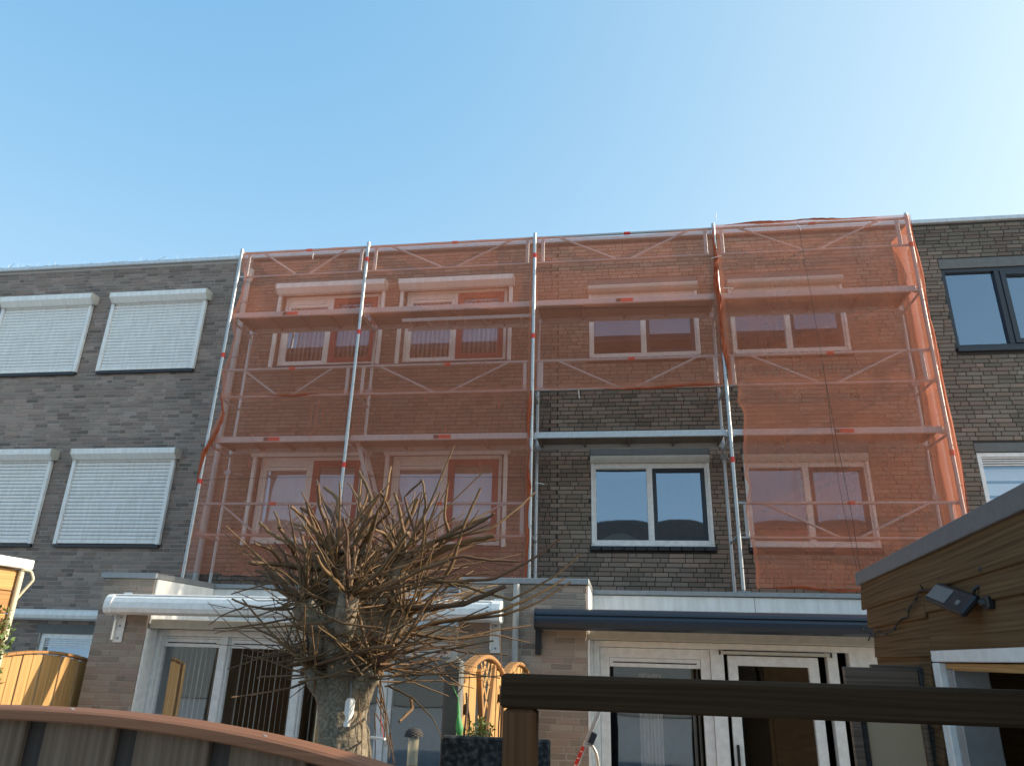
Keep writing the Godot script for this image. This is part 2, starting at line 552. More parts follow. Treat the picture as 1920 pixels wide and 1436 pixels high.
func pane(parent: Node, x0: float, x1: float, y0: float, y1: float, z: float, m: Material) -> void:
	var p := MeshInstance3D.new()
	var b := MB.new()
	# old panes are never quite flat: a grid that bows by a few tenths of a millimetre
	var nx := 10
	var ny := 10
	var f := FastNoiseLite.new()
	f.seed = int(absf(x0 * 100.0)) + int(y0 * 31.0)
	f.frequency = 1.0
	var at := func(i: int, j: int) -> Vector3:
		var x := lerpf(x0, x1, float(i) / nx)
		var y := lerpf(y0, y1, float(j) / ny)
		var bow := sin(PI * i / nx) * sin(PI * j / ny)
		return Vector3(x, y, z + 0.0016 * bow + 0.0005 * f.get_noise_2d(x, y))
	var nr := func(i: int, j: int) -> Vector3:
		var du: Vector3 = at.call(mini(i + 1, nx), j) - at.call(maxi(i - 1, 0), j)
		var dv: Vector3 = at.call(i, mini(j + 1, ny)) - at.call(i, maxi(j - 1, 0))
		return du.cross(dv).normalized()
	for i in nx:
		for j in ny:
			var a: Vector3 = at.call(i, j)
			var c: Vector3 = at.call(i + 1, j + 1)
			b.tri(a, at.call(i + 1, j), c, nr.call(i, j), nr.call(i + 1, j), nr.call(i + 1, j + 1), Color.WHITE)
			b.tri(a, c, at.call(i, j + 1), nr.call(i, j), nr.call(i + 1, j + 1), nr.call(i, j + 1), Color.WHITE)
	put(parent, "pane", b.mesh(), m)


func shutter_box(parent: Node, x0: float, x1: float, y0: float, y1: float, out: float) -> void:
	var h := y1 - y0
	extrude_x(parent, "shutter_box", [Vector2(WALL + 0.002, y0 + 0.02), Vector2(WALL + out * 0.52, y0), Vector2(WALL + out * 0.6, y0 + h * 0.05), Vector2(WALL + out, y0 + h * 0.46), Vector2(WALL + out, y1 - 0.006), Vector2(WALL + out - 0.006, y1), Vector2(WALL + 0.002, y1)], x0 + 0.012, x1 - 0.012, M.shutter)
	for x in [x0, x1 - 0.012]:
		extrude_x(parent, "end_cap", [Vector2(WALL + 0.002, y0 + 0.016), Vector2(WALL + out * 0.54, y0 - 0.004), Vector2(WALL + out * 0.63, y0 + h * 0.04), Vector2(WALL + out + 0.004, y0 + h * 0.45), Vector2(WALL + out + 0.004, y1 + 0.003), Vector2(WALL + 0.002, y1 + 0.003)], x, x + 0.012, M.shutter_cap)


func roller_shutter(house: Node, x0: float, x1: float, y0: float, y1: float, top: float, down: float) -> void:
	var s := node(house, "roller_shutter", Vector3(x0, y0, WALL))
	shutter_box(s, x0 + 0.03, x1 + 0.06, y1 - 0.03, top, 0.19)
	for x in [x0, x1 - 0.06]:
		bar(s, "guide_rail", Vector3(x, y0 - 0.012, WALL + 0.006), Vector3(x + 0.06, y1 - 0.02, WALL + 0.062), M.shutter)
	bar(s, "sill", Vector3(x0 + 0.01, y0 - 0.06, WALL + 0.006), Vector3(x1 - 0.01, y0 - 0.014, WALL + 0.05), M.sill_tile)
	bar(s, "bottom_bar", Vector3(x0 + 0.063, y0, WALL + 0.016), Vector3(x1 - 0.063, y0 + 0.06, WALL + 0.042), M.shutter)
	var y := y0 + 0.064
	var prof := [Vector2(0, 0), Vector2(0.012, 0.004), Vector2(0.017, 0.02), Vector2(0.017, 0.036), Vector2(0.012, 0.05), Vector2(0, 0.053)]
	while y < y1 - 0.03:
		extrude_x(s, "slat", prof, x0 + 0.063, x1 - 0.063, M.shutter, Vector3(0, y, WALL + 0.018 + rng.randf() * 0.002))
		y += 0.0575
	tag(s, "closed white roller shutter with box above")


func blinds(parent: Node, x0: float, x1: float, y0: float, y1: float, z: float, step: float, turn: float, m: Material) -> void:
	var x := x0 + step * 0.5
	while x < x1:
		put(parent, "blind_slat", box_mesh(Vector3(0.085, y1 - y0, 0.002), 0.0003), m, Transform3D(Basis(Vector3.UP, turn + rng.randfn(0, 0.05)), Vector3(x, (y0 + y1) * 0.5, z)))
		x += step


func window_white(house: Node, x0: float, y0: float, y1: float, box_out: float, dark_left: bool) -> void:
	var x1 := x0 + 1.66
	var w := node(house, "window", Vector3(x0, y0, WALL))
	var b := MB.new()
	var z0 := WALL - 0.11
	var z1 := WALL - 0.012
	var yt := y1 - 0.115
	ring(b, x0, x1, y0, yt, z0, z1, 0.072)
	cb(b, Vector3(x0 + 0.785, y0 + 0.072, z0), Vector3(x0 + 0.865, yt - 0.072, z1))
	cb(b, Vector3(x0 - 0.004, y0 - 0.012, z1 - 0.03), Vector3(x1 + 0.004, y0 + 0.012, z1 + 0.016))
	put(w, "frame", b.mesh(), M.white)
	var h := y1 - yt
	extrude_x(w, "shutter_box", [Vector2(z0, yt + 0.003), Vector2(WALL + box_out * 0.7, yt + 0.003), Vector2(WALL + box_out, yt + h * 0.35), Vector2(WALL + box_out, yt + h * 0.7), Vector2(WALL + box_out * 0.8, y1 - 0.004), Vector2(WALL + box_out * 0.3, y1), Vector2(z0, y1)], x0 - 0.006, x1 + 0.006, M.cream)
	for x in [x0 + 0.003, x1 - 0.043]:
		bar(w, "guide_rail", Vector3(x, y0 + 0.014, z1 + 0.002), Vector3(x + 0.04, yt - 0.002, z1 + 0.026), M.white)
	b = MB.new()
	ring(b, x0 + 0.868, x1 - 0.075, y0 + 0.075, yt - 0.075, z0 + 0.012, z1 - 0.014, 0.052)
	put(w, "sash", b.mesh(), M.dark_paint if dark_left else M.white)
	pane(w, x0 + 0.06, x0 + 0.80, y0 + 0.06, yt - 0.06, WALL - 0.065, M.glass)
	pane(w, x0 + 0.90, x1 - 0.11, y0 + 0.11, yt - 0.11, WALL - 0.06, M.glass)
	for i in 11:
		var tx := x0 - 0.02 + i * 1.70 / 11
		bar(w, "sill_tile", Vector3(tx, y0 - 0.078, WALL - 0.05), Vector3(tx + 1.70 / 11 - 0.006, y0 - 0.018, WALL + 0.055), M.sill_tile, 0.008)
	# a roller blind a little way down inside and a white window board
	bar(w, "roller_blind", Vector3(x0 + 0.08, yt - 0.19, WALL - 0.165), Vector3(x0 + 0.78, yt - 0.06, WALL - 0.16), M.dark_paint)
	tag(w, "white window with roller shutter box and dark tiled sill")


func window_red(house: Node, x0: float, y0: float, y1: float, top: float) -> void:
	var x1 := x0 + 1.67
	var w := node(house, "window", Vector3(x0, y0, WALL))
	var b := MB.new()
	var z0 := WALL - 0.13
	var z1 := WALL - 0.05
	ring(b, x0, x1, y0, y1, z0, z1, 0.055)
	cb(b, Vector3(x0 + 0.80, y0 + 0.055, z0), Vector3(x0 + 0.855, y1 - 0.055, z1))
	ring(b, x0 + 0.057, x0 + 0.798, y0 + 0.057, y1 - 0.057, z0 + 0.01, z1 - 0.012, 0.045)
	put(w, "frame", b.mesh(), M.white)
	bar(w, "vent_strip", Vector3(x0 + 0.103, y1 - 0.20, z0 + 0.02), Vector3(x0 + 0.752, y1 - 0.104, z1 - 0.006), M.white)
	bar(w, "vent_slot", Vector3(x0 + 0.12, y1 - 0.152, z1 - 0.008), Vector3(x0 + 0.735, y1 - 0.146, z1 - 0.004), M.dark_gap, 0.0005)
	b = MB.new()
	ring(b, x0 + 0.857, x1 - 0.057, y0 + 0.057, y1 - 0.057, z0 + 0.01, z1 + 0.006, 0.088)
	put(w, "red_sash", b.mesh(), M.red_paint)
	pane(w, x0 + 0.09, x0 + 0.765, y0 + 0.09, y1 - 0.09, WALL - 0.095, M.glass)
	pane(w, x0 + 0.93, x1 - 0.13, y0 + 0.13, y1 - 0.13, WALL - 0.09, M.glass)
	blinds(w, x0 + 0.09, x0 + 0.77, y0 + 0.07, y1 - 0.12, WALL - 0.21, 0.075, -0.92 if y0 > 5.0 else 0.22, M.blind)
	blinds(w, x0 + 0.93, x1 - 0.13, y0 + 0.13, y1 - 0.13, WALL - 0.21, 0.075, -0.92 if y0 > 5.0 else 0.22, M.blind)
	shutter_box(w, x0 - 0.10, x1 + 0.12, top - 0.165, top, 0.19)
	for x in [x0 - 0.09, x1 + 0.035]:
		bar(w, "guide_rail", Vector3(x, y0 - 0.03, WALL + 0.006), Vector3(x + 0.055, top - 0.15, WALL + 0.06), M.shutter)
	bar(w, "sill", Vector3(x0 - 0.02, y0 - 0.06, WALL - 0.04), Vector3(x1 + 0.02, y0 - 0.014, WALL + 0.05), M.sill_tile)
	tag(w, "window with red framed sash, vertical blinds and shutter box")


func shell(house: Node, x0: float, x1: float, holes: Array, mortar: Material, recess: float) -> Node:
	var a := x0 + 0.003
	var e := x1 - 0.003
	var wall := put(house, "wall", holed_wall(a, e, 0.0, 8.18, WALL - recess, 0.24, holes), mortar)
	var zb := WALL - recess - 0.24
	for x in [a, e - 0.1]:
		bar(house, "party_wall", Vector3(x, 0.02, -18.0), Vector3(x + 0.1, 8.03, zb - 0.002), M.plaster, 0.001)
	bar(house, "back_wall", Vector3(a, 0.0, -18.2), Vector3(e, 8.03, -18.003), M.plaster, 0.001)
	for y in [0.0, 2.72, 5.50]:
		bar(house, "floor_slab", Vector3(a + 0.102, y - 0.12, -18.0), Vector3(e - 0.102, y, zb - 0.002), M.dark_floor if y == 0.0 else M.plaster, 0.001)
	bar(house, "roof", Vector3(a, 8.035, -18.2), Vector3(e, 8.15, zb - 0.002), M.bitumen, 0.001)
	# a cross wall so that the rooms are not a hall through the house
	bar(house, "cross_wall", Vector3(a + 0.102, 0.002, -14.3), Vector3(e - 0.102, 8.03, -14.2), M.plaster, 0.001)
	bar(house, "roof_trim", Vector3(a, 8.185, WALL - 0.28), Vector3(e, 8.25, WALL + 0.05), M.trim, 0.006)
	return wall


func tones(r0: float, g0: float, b0: float, warm: float, n := 9) -> Array:
	# a run of brick colours from dark to pale, some of them redder
	var out := []
	for i in n:
		var t := lerpf(0.6, 1.42, float(i) / (n - 1))
		var w := warm * (1.0 if i % 3 == 1 else 0.0)
		out.append(Color(r0 * t * (1.0 + w), g0 * t * (1.0 - w * 0.12), b0 * t * (1.0 - w * 0.3)))
	return out


func houses() -> void:
	var f := FastNoiseLite.new()
	f.seed = 5
	f.frequency = 0.9
	f.fractal_octaves = 3
	var patchy := func(x: float, y: float) -> float: return 0.20 * f.get_noise_2d(x, y * 1.6)
	# the left neighbour: closed shutters; rain has kept the bricks under the sills paler
	var h := thing("row_house", Vector3(-9.3, 0, WALL), "dark brick row house with four closed white roller shutters and an awning", "house", "row of brick houses")
	var gf := Rect2(-8.48, 0.9, 1.9, 1.12)
	var holes := [gf]
	var solid_a := [gf, Rect2(-8.57, 2.02, 2.1, 0.135)]
	for s in [Rect2(-10.74, 6.16, 1.77, 1.3), Rect2(-8.60, 6.16, 1.77, 1.3), Rect2(-10.74, 3.32, 1.77, 1.34), Rect2(-8.60, 3.32, 1.77, 1.34)]: solid_a.append(s.grow_individual(-0.03, -0.01, -0.03, -0.02))
	var wall := shell(h, -12.6, -6.13, holes, M.mortar_pale, 0.004)
	var tone_a := func(x: float, y: float) -> float:
		var t: float = patchy.call(x, y) - 0.05
		for s in [[-10.74, 6.1], [-8.6, 6.1], [-10.74, 3.26], [-8.6, 3.26]]:
			if x > s[0] + 0.1 and x < s[0] + 1.65 and y < s[1] and y > s[1] - 1.1: t += 0.22 + 0.25 * f.get_noise_2d(x * 3.0, y * 2.0)
		return t
	lay_bricks(wall, -12.59, -6.14, 0.7, 8.17, WALL, solid_a, {"seed": 11, "palette": tones(0.33, 0.262, 0.225, 0.06), "tone": tone_a, "spread": 0.18, "proud": 0.004, "prefer": Rect2(-10.4, 2.4, 4.2, 5.6)})
	for s in [[-10.74, 6.17, 7.43, 7.575], [-8.60, 6.17, 7.43, 7.56], [-10.74, 3.32, 4.65, 4.785], [-8.60, 3.32, 4.65, 4.78]]:
		roller_shutter(h, s[0], s[0] + 1.77, s[1], s[2], s[3], 0.0)
	bar(h, "lintel", Vector3(-8.57, 2.022, WALL - 0.09), Vector3(-6.47, 2.15, WALL + 0.004), M.concrete)
	var w := node(h, "window", Vector3(-8.48, 0.9, WALL))
	var b := MB.new()
	ring(b, -8.477, -6.583, 0.903, 2.018, WALL - 0.13, WALL - 0.03, 0.07)
	cb(b, Vector3(-7.66, 0.97, WALL - 0.13), Vector3(-7.59, 1.945, WALL - 0.03))
	put(w, "frame", b.mesh(), M.white)
	pane(w, -8.42, -7.65, 0.96, 1.955, WALL - 0.08, M.glass)
	pane(w, -7.6, -6.64, 0.96, 1.955, WALL - 0.08, M.glass)
	for i in 4:
		bar(w, "vent_louvre", Vector3(-8.40, 1.92 - i * 0.03, WALL - 0.075), Vector3(-7.665, 1.938 - i * 0.03, WALL - 0.045), M.shutter)
	tag(w, "ground floor window with louvred strip along its top")

	# second house: red sashes behind the net
	h = thing("row_house", Vector3(-3.5, 0, WALL), "brick row house with four red sashed windows behind orange net", "house", "row of brick houses")
	holes = []
	for s in [[-5.44, 6.17, 7.44], [-3.33, 6.17, 7.44], [-5.44, 3.34, 4.66], [-3.33, 3.34, 4.66]]: holes.append(Rect2(s[0], s[1], 1.67, s[2] - s[1]))
	holes.append(Rect2(-5.3, 0.02, 3.6, 2.3))
	wall = shell(h, -6.13, -0.95, holes, M.mortar_dark, 0.008)
	lay_bricks(wall, -6.12, -0.955, 2.62, 8.17, WALL, holes, {"seed": 12, "tooth": 1, "palette": tones(0.28, 0.22, 0.175, 0.10), "tone": func(x, y): return patchy.call(x + 7.0, y) - 0.02, "proud": 0.005, "prefer": Rect2(-5.9, 2.8, 4.7, 4.0)})
	for s in [[-5.44, 6.17, 7.44, 7.585], [-3.33, 6.17, 7.44, 7.57], [-5.44, 3.34, 4.66, 4.80], [-3.33, 3.34, 4.66, 4.80]]:
		window_red(h, s[0], s[1], s[2], s[3])

	# third house: white windows
	h = thing("row_house", Vector3(1.7, 0, WALL), "brick row house with white windows, one of them clear of the net", "house", "row of brick houses")
	holes = []
	for s in [[-0.365, 6.15, 7.35], [1.755, 6.15, 7.35], [-0.365, 3.35, 4.62], [1.755, 3.35, 4.62]]: holes.append(Rect2(s[0], s[1], 1.66, s[2] - s[1]))
	var cut_c := holes.duplicate()
	holes.append(Rect2(-0.3, 0.02, 4.2, 2.3))
	for s in cut_c.duplicate():
		cut_c.append(Rect2(s.position.x - 0.01, s.end.y, 1.68, 0.14))
		cut_c.append(Rect2(s.position.x - 0.02, s.position.y - 0.08, 1.70, 0.08))
	wall = shell(h, -0.95, 4.36, holes, M.mortar_dark, 0.009)
	var tone_c := func(x: float, y: float) -> float:
		var t: float = patchy.call(x + 20.0, y) - 0.02
		for s in [[1.8, 6.1], [-0.3, 3.26], [1.8, 3.26]]:
			if x > s[0] and x < s[0] + 1.5 and y < s[1] and y > s[1] - 0.7: t += 0.16 + 0.25 * f.get_noise_2d(x * 3.0, y * 2.0)
		return t
	lay_bricks(wall, -0.945, 4.35, 2.62, 8.17, WALL, cut_c, {"seed": 13, "tooth": -1, "palette": tones(0.36, 0.285, 0.22, 0.10), "tone": tone_c, "proud": 0.005, "prefer": Rect2(-0.9, 2.75, 2.35, 2.75)})
	for s in [[-0.365, 6.15, 7.35, 0.11], [1.755, 6.15, 7.35, 0.11], [-0.365, 3.35, 4.62, 0.02], [1.755, 3.35, 4.62, 0.02]]:
		window_white(h, s[0], s[1], s[2], s[3], true)
		bar(h, "lintel", Vector3(s[0] - 0.005, s[2] + 0.004, WALL - 0.09), Vector3(s[0] + 1.665, s[2] + 0.135, WALL + 0.003), M.concrete)

	# the neighbour to the right: dark window above, white one below
	h = thing("row_house", Vector3(5.6, 0, WALL), "brick row house with a dark blue framed window above a white one", "house", "row of brick houses")
	var d1 := Rect2(4.83, 6.14, 1.75, 1.27)
	var d2 := Rect2(4.80, 3.36, 1.75, 1.255)
	holes = [d1, d2]
	var cut_d := [d1, d2, Rect2(4.81, 7.41, 1.79, 0.165), Rect2(4.78, 4.615, 1.79, 0.13), Rect2(4.81, 6.06, 1.79, 0.08)]
	wall = shell(h, 4.36, 6.95, holes, M.mortar_dark, 0.010)
	lay_bricks(wall, 4.37, 6.94, 2.4, 8.17, WALL, cut_d, {"seed": 14, "palette": tones(0.27, 0.225, 0.18, 0.10), "tone": func(x, y): return patchy.call(x + 40.0, y) + (-0.22 if y > 7.6 else 0.03), "proud": 0.005, "prefer": Rect2(4.5, 3.7, 2.2, 4.4)})
	bar(h, "lintel", Vector3(4.815, 7.414, WALL - 0.09), Vector3(6.595, 7.572, WALL + 0.003), M.concrete)
	bar(h, "lintel", Vector3(4.785, 4.619, WALL - 0.09), Vector3(6.565, 4.742, WALL + 0.003), M.concrete)
	w = node(h, "window", Vector3(4.83, 6.14, WALL))
	b = MB.new()
	ring(b, 4.833, 6.577, 6.143, 7.407, WALL - 0.13, WALL - 0.02, 0.05)
	cb(b, Vector3(5.55, 6.193, WALL - 0.13), Vector3(5.62, 7.357, WALL - 0.02))
	ring(b, 5.623, 6.524, 6.196, 7.354, WALL - 0.12, WALL - 0.005, 0.07)
	put(w, "frame", b.mesh(), M.dark_paint)
	pane(w, 4.87, 5.56, 6.18, 7.37, WALL - 0.07, M.glass)
	pane(w, 5.68, 6.47, 6.25, 7.30, WALL - 0.07, M.glass)
	bar(w, "sill", Vector3(4.82, 6.07, WALL - 0.05), Vector3(6.59, 6.135, WALL + 0.05), M.dark_paint)
	tag(w, "window with dark blue grey frame")
	w = node(h, "window", Vector3(4.80, 3.36, WALL))
	b = MB.new()
	ring(b, 4.803, 6.547, 3.363, 4.612, WALL - 0.13, WALL - 0.02, 0.055)
	put(w, "frame", b.mesh(), M.white)
	for i in 4:
		bar(w, "vent_louvre", Vector3(4.862, 4.535 - i * 0.032, WALL - 0.075), Vector3(6.49, 4.553 - i * 0.032, WALL - 0.04), M.shutter)
	pane(w, 4.85, 6.50, 3.41, 4.44, WALL - 0.08, M.glass)
	for i in 5:
		bar(w, "pleated_blind", Vector3(4.88, 4.26 - i * 0.2, WALL - 0.17), Vector3(6.47, 4.42 - i * 0.2, WALL - 0.165), M.blind)
	tag(w, "white window with louvred strip and pale blind")

	# rain pipes between the houses
	for s in [[-6.12, 7.93, "tall grey rain pipe at the shuttered house's corner, behind the net"], [4.33, 7.93, "tall grey rain pipe behind the net beside the dark framed window's house"]]:
		var p := thing("rain_pipe", Vector3(s[0], 2.66, WALL + 0.07), s[2], "rain pipe", "rain pipes on the facades")
		pipe(p, "pipe", Vector3(s[0], 2.66, WALL + 0.075), Vector3(s[0], s[1] - 0.2, WALL + 0.075), 0.045, M.pipe_grey, 14)
		var t := MB.new()
		t.tube([Vector3(s[0], s[1] - 0.24, WALL + 0.085), Vector3(s[0], s[1] - 0.2, WALL + 0.085), Vector3(s[0], s[1], WALL + 0.085)], [0.05, 0.078, 0.082], 14)
		put(p, "hopper", t.mesh(), M.pipe_grey)
		for y in [3.4, 4.9, 6.3, 7.3]:
			bar(p, "bracket", Vector3(s[0] - 0.055, y, WALL + 0.006), Vector3(s[0] + 0.055, y + 0.03, WALL + 0.128), M.zinc)

	# the row across the gardens, behind the viewer; the windows mirror it
	h = thing("row_house", Vector3(0, 0, 13), "long row house across the gardens with tiled roof and round dormers", "house")
	bar(h, "wall", Vector3(-22, 0, 13), Vector3(22, 5.2, 13.3), M.mortar_tan, 0.01)
	bar(h, "back_wall", Vector3(-22, 0, 21), Vector3(22, 5.2, 21.3), M.mortar_tan, 0.01)
	b = MB.new()
	b.prism(PackedVector2Array([Vector2(-12.6, 5.1), Vector2(-17.1, 8.4), Vector2(-21.6, 5.1)]), -22.4, 22.4)
	put(h, "roof", b.mesh(), M.bitumen, Transform3D(Basis(Vector3(0, 0, -1), Vector3.UP, Vector3(1, 0, 0)), Vector3.ZERO))
	for i in 7:
		var x := -18.0 + i * 6.0
		b = MB.new()
		var arc := PackedVector2Array()
		for k in 13: arc.append(Vector2(x + 1.5 * cos(PI * k / 12.0), 6.0 + 1.1 * sin(PI * k / 12.0)))
		arc.append(Vector2(x - 1.5, 5.4)); arc.append(Vector2(x + 1.5, 5.4))
		b.prism(arc, 13.4, 16.0)
		put(h, "dormer", b.mesh(), M.concrete)
		bar(h, "window", Vector3(x - 1.0, 5.5, 13.36), Vector3(x + 1.0, 6.6, 13.398), M.dark_paint)
		bar(h, "window", Vector3(x - 1.0, 2.9, 12.96), Vector3(x + 1.0, 4.3, 12.998), M.dark_paint)


# ---------------------------------------------------------------- ground floor extensions

func pier(parent: Node, x0: float, x1: float, sd: int, f: FastNoiseLite, single: int) -> void:
	var p := put(parent, "pier", box_mesh(Vector3(x1 - x0 - 0.002, 2.6, PIER - 0.004 - (WALL + 0.01)), 0.002), M.mortar_tan, Transform3D(Basis.IDENTITY, Vector3((x0 + x1) * 0.5, 1.3, (PIER - 0.004 + WALL + 0.01) * 0.5)))
	lay_bricks(p, x0, x1, 0.02, 2.6, PIER, [], {"seed": sd, "palette": tones(0.46, 0.375, 0.305, 0.06), "tone": func(x, y): return 0.25 * f.get_noise_2d(x * 2.0, y * 2.0), "proud": 0.003, "prefer": Rect2(x0, 0.8, x1 - x0, 1.8), "single": single, "spread": 0.13})
	bar(parent, "roof_trim", Vector3(x0 - 0.03, 2.604, WALL + 0.2), Vector3(x1 + 0.03, ROOF_EDGE, PIER + 0.04), M.zinc, 0.006)


func door_leaf(d: Node, x0: float, x1: float, y1: float, z: float, w: float, vent: bool) -> void:
	var b := MB.new()
	ring(b, x0, x1, 0.06, y1, z - 0.06, z, w)
	put(d, "leaf_frame", b.mesh(), M.white)
	if vent:
		bar(d, "vent_strip", Vector3(x0 + w + 0.003, y1 - w - 0.09, z - 0.045), Vector3(x1 - w - 0.003, y1 - w - 0.003, z - 0.004), M.white)
		bar(d, "vent_slot", Vector3(x0 + w + 0.04, y1 - w - 0.052, z - 0.006), Vector3(x1 - w - 0.04, y1 - w - 0.04, z - 0.002), M.dark_gap, 0.0005)
	pane(d, x0 + w - 0.01, x1 - w + 0.01, 0.06 + w, y1 - w + 0.01, z - 0.03, M.glass_door)


func extensions() -> void:
	var f := FastNoiseLite.new()
	f.seed = 9
	f.frequency = 1.2
	var back := -9.08
	var defs := [
		[-5.24, -1.68, "flat roofed brick extension with white sliding doors behind the pollard tree"],
		[-0.34, 4.02, "flat roofed brick extension with white doors under a navy awning"]]
	for i in 2:
		var x0: float = defs[i][0]
		var x1: float = defs[i][1]
		var e := thing("house_extension", Vector3(x0, 0, PIER), defs[i][2], "extension", "ground floor extensions")
		if i == 0:
			pier(e, -5.87, x0, 31, f, 150)
		else:
			pier(e, -1.68, x0, 32, f, 300)
			pier(e, x1, 4.6, 33, f, 0)
		# upper roof and the set back white fascia
		bar(e, "upper_roof", Vector3(x0 + 0.036, 2.53, WALL + 0.012), Vector3(x1 - 0.036, 2.635, back - 0.03), M.bitumen, 0.002)
		bar(e, "roof_trim", Vector3(x0 + 0.034, 2.608, back - 0.1), Vector3(x1 - 0.034, ROOF_EDGE - 0.004, back + 0.03), M.zinc, 0.005)
		var cuts := [x0 + 0.004, x0 + 1.9, x1 - 0.004]
		for k in 2:
			bar(e, "fascia_panel", Vector3(cuts[k] + 0.002, 2.12, back - 0.026), Vector3(cuts[k + 1] - 0.004, 2.602, back), M.white_panel, 0.003)
		for s in [[x0, 1.0], [x1, -1.0]]:
			var xa: float = s[0] + 0.003 * s[1]
			var xb: float = s[0] + 0.022 * s[1]
			bar(e, "side_panel", Vector3(minf(xa, xb), 2.12, back + 0.004), Vector3(maxf(xa, xb), 2.600, PIER - 0.02), M.white_panel, 0.003)
		bar(e, "side_lining", Vector3(x0 + 0.004, 0.06, -8.03), Vector3(x0 + 0.026, 2.068, PIER - 0.008), M.white, 0.003)
		bar(e, "lower_roof", Vector3(x0 + 0.024, 2.09, back + 0.004), Vector3(x1 - 0.024, 2.118, -8.204), M.bitumen, 0.001)
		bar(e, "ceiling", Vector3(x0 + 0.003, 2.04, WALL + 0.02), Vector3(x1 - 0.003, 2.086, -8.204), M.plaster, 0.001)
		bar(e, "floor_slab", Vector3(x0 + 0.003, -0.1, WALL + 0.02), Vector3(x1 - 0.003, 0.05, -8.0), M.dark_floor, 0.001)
		bar(e, "header", Vector3(x0 + 0.003, 2.072, -8.2), Vector3(x1 - 0.003, 2.172, -7.87), M.cream, 0.006)
		var d := node(e, "sliding_door", Vector3(x0, 0.05, -8.1))
		var b := MB.new()
		if i == 0:
			ring(b, x0 + 0.004, x1 - 0.004, 0.052, 2.068, -8.18, -8.04, 0.065)
			for x in [-4.45, -3.545, -2.56]:
				cb(b, Vector3(x, 0.118, -8.17), Vector3(x + 0.085, 2.002, -8.05))
			put(d, "frame", b.mesh(), M.white)
			var xs := [-5.171, -4.45, -4.365, -3.545, -3.46, -2.56, -2.475, -1.749]
			for k in 4:
				door_leaf(d, xs[k * 2] + 0.002, xs[k * 2 + 1] - 0.002, 2.0, -8.085, 0.022 if k < 3 else 0.05, true)
			for k in 2:
				blinds(d, xs[k * 2] + 0.06, xs[k * 2 + 1] - 0.05, 0.15, 1.90, -8.26, 0.062, -1.02, M.blind)
			blinds(d, -3.42, -2.9, 0.15, 1.90, -8.26, 0.075, -1.28, M.blind)
			tag(d, "white sliding door with vertical blinds")
		else:
			ring(b, x0 + 0.06, 2.30, 0.052, 2.068, -8.18, -8.04, 0.06)
			cb(b, Vector3(0.90, 0.113, -8.17), Vector3(1.03, 2.006, -8.05))
			cb(b, Vector3(2.033, 0.113, -8.17), Vector3(2.13, 2.006, -8.05))
			cb(b, Vector3(x0 + 0.004, 0.052, -8.15), Vector3(x0 + 0.058, 2.068, -8.03))
			cb(b, Vector3(2.303, 0.052, -8.17), Vector3(x1 - 0.004, 2.068, -8.06))
			put(d, "frame", b.mesh(), M.white)
			door_leaf(d, x0 + 0.123, 0.897, 2.003, -8.075, 0.095, true)
			door_leaf(d, 1.072, 1.95, 1.955, -8.075, 0.095, false)
			bar(d, "track", Vector3(1.0, 1.965, -8.047), Vector3(2.06, 1.998, -8.02), M.cream)
			for x in [0.985, 2.062]:
				bar(d, "track_end", Vector3(x, 1.958, -8.047), Vector3(x + 0.014, 2.003, -8.016), M.black_plastic)
			bar(d, "handle", Vector3(1.095, 0.9, -8.072), Vector3(1.12, 1.14, -8.03), M.black_plastic)
			put(d, "curtain", curtain(0.18, 0.42, 0.4, 1.75, -8.5), M.curtain)
			blinds(d, 0.70, 0.85, 0.15, 1.9, -8.22, 0.05, 1.2, M.blind)
			tag(d, "white sliding door standing partly open")
	var p := thing("rain_pipe", Vector3(-1.075, 0, PIER + 0.05), "pale grey rain pipe on the brick pier between the two awnings", "rain pipe")
	pipe(p, "pipe", Vector3(-1.075, 0.0, PIER + 0.05), Vector3(-1.07, 2.60, PIER + 0.05), 0.034, M.pipe_grey, 14)
	for y in [0.6, 1.5, 2.4]: bar(p, "bracket", Vector3(-1.12, y, PIER + 0.006), Vector3(-1.03, y + 0.025, PIER + 0.09), M.zinc)


func curtain(x0: float, x1: float, y0: float, y1: float, z: float) -> ArrayMesh:
	var b := MB.new()
	var n := 24
	for i in n:
		var xa := lerpf(x0, x1, float(i) / n)
		var xb := lerpf(x0, x1, float(i + 1) / n)
		var za := z + 0.03 * sin(i * 1.7)
		var zb := z + 0.03 * sin((i + 1) * 1.7)
		var nn := Vector3(za - zb, 0, xb - xa).normalized()
		b.quad(Vector3(xa, y0, za), Vector3(xb, y0, zb), Vector3(xb, y1, zb), Vector3(xa, y1, za), nn)
	return b.mesh()


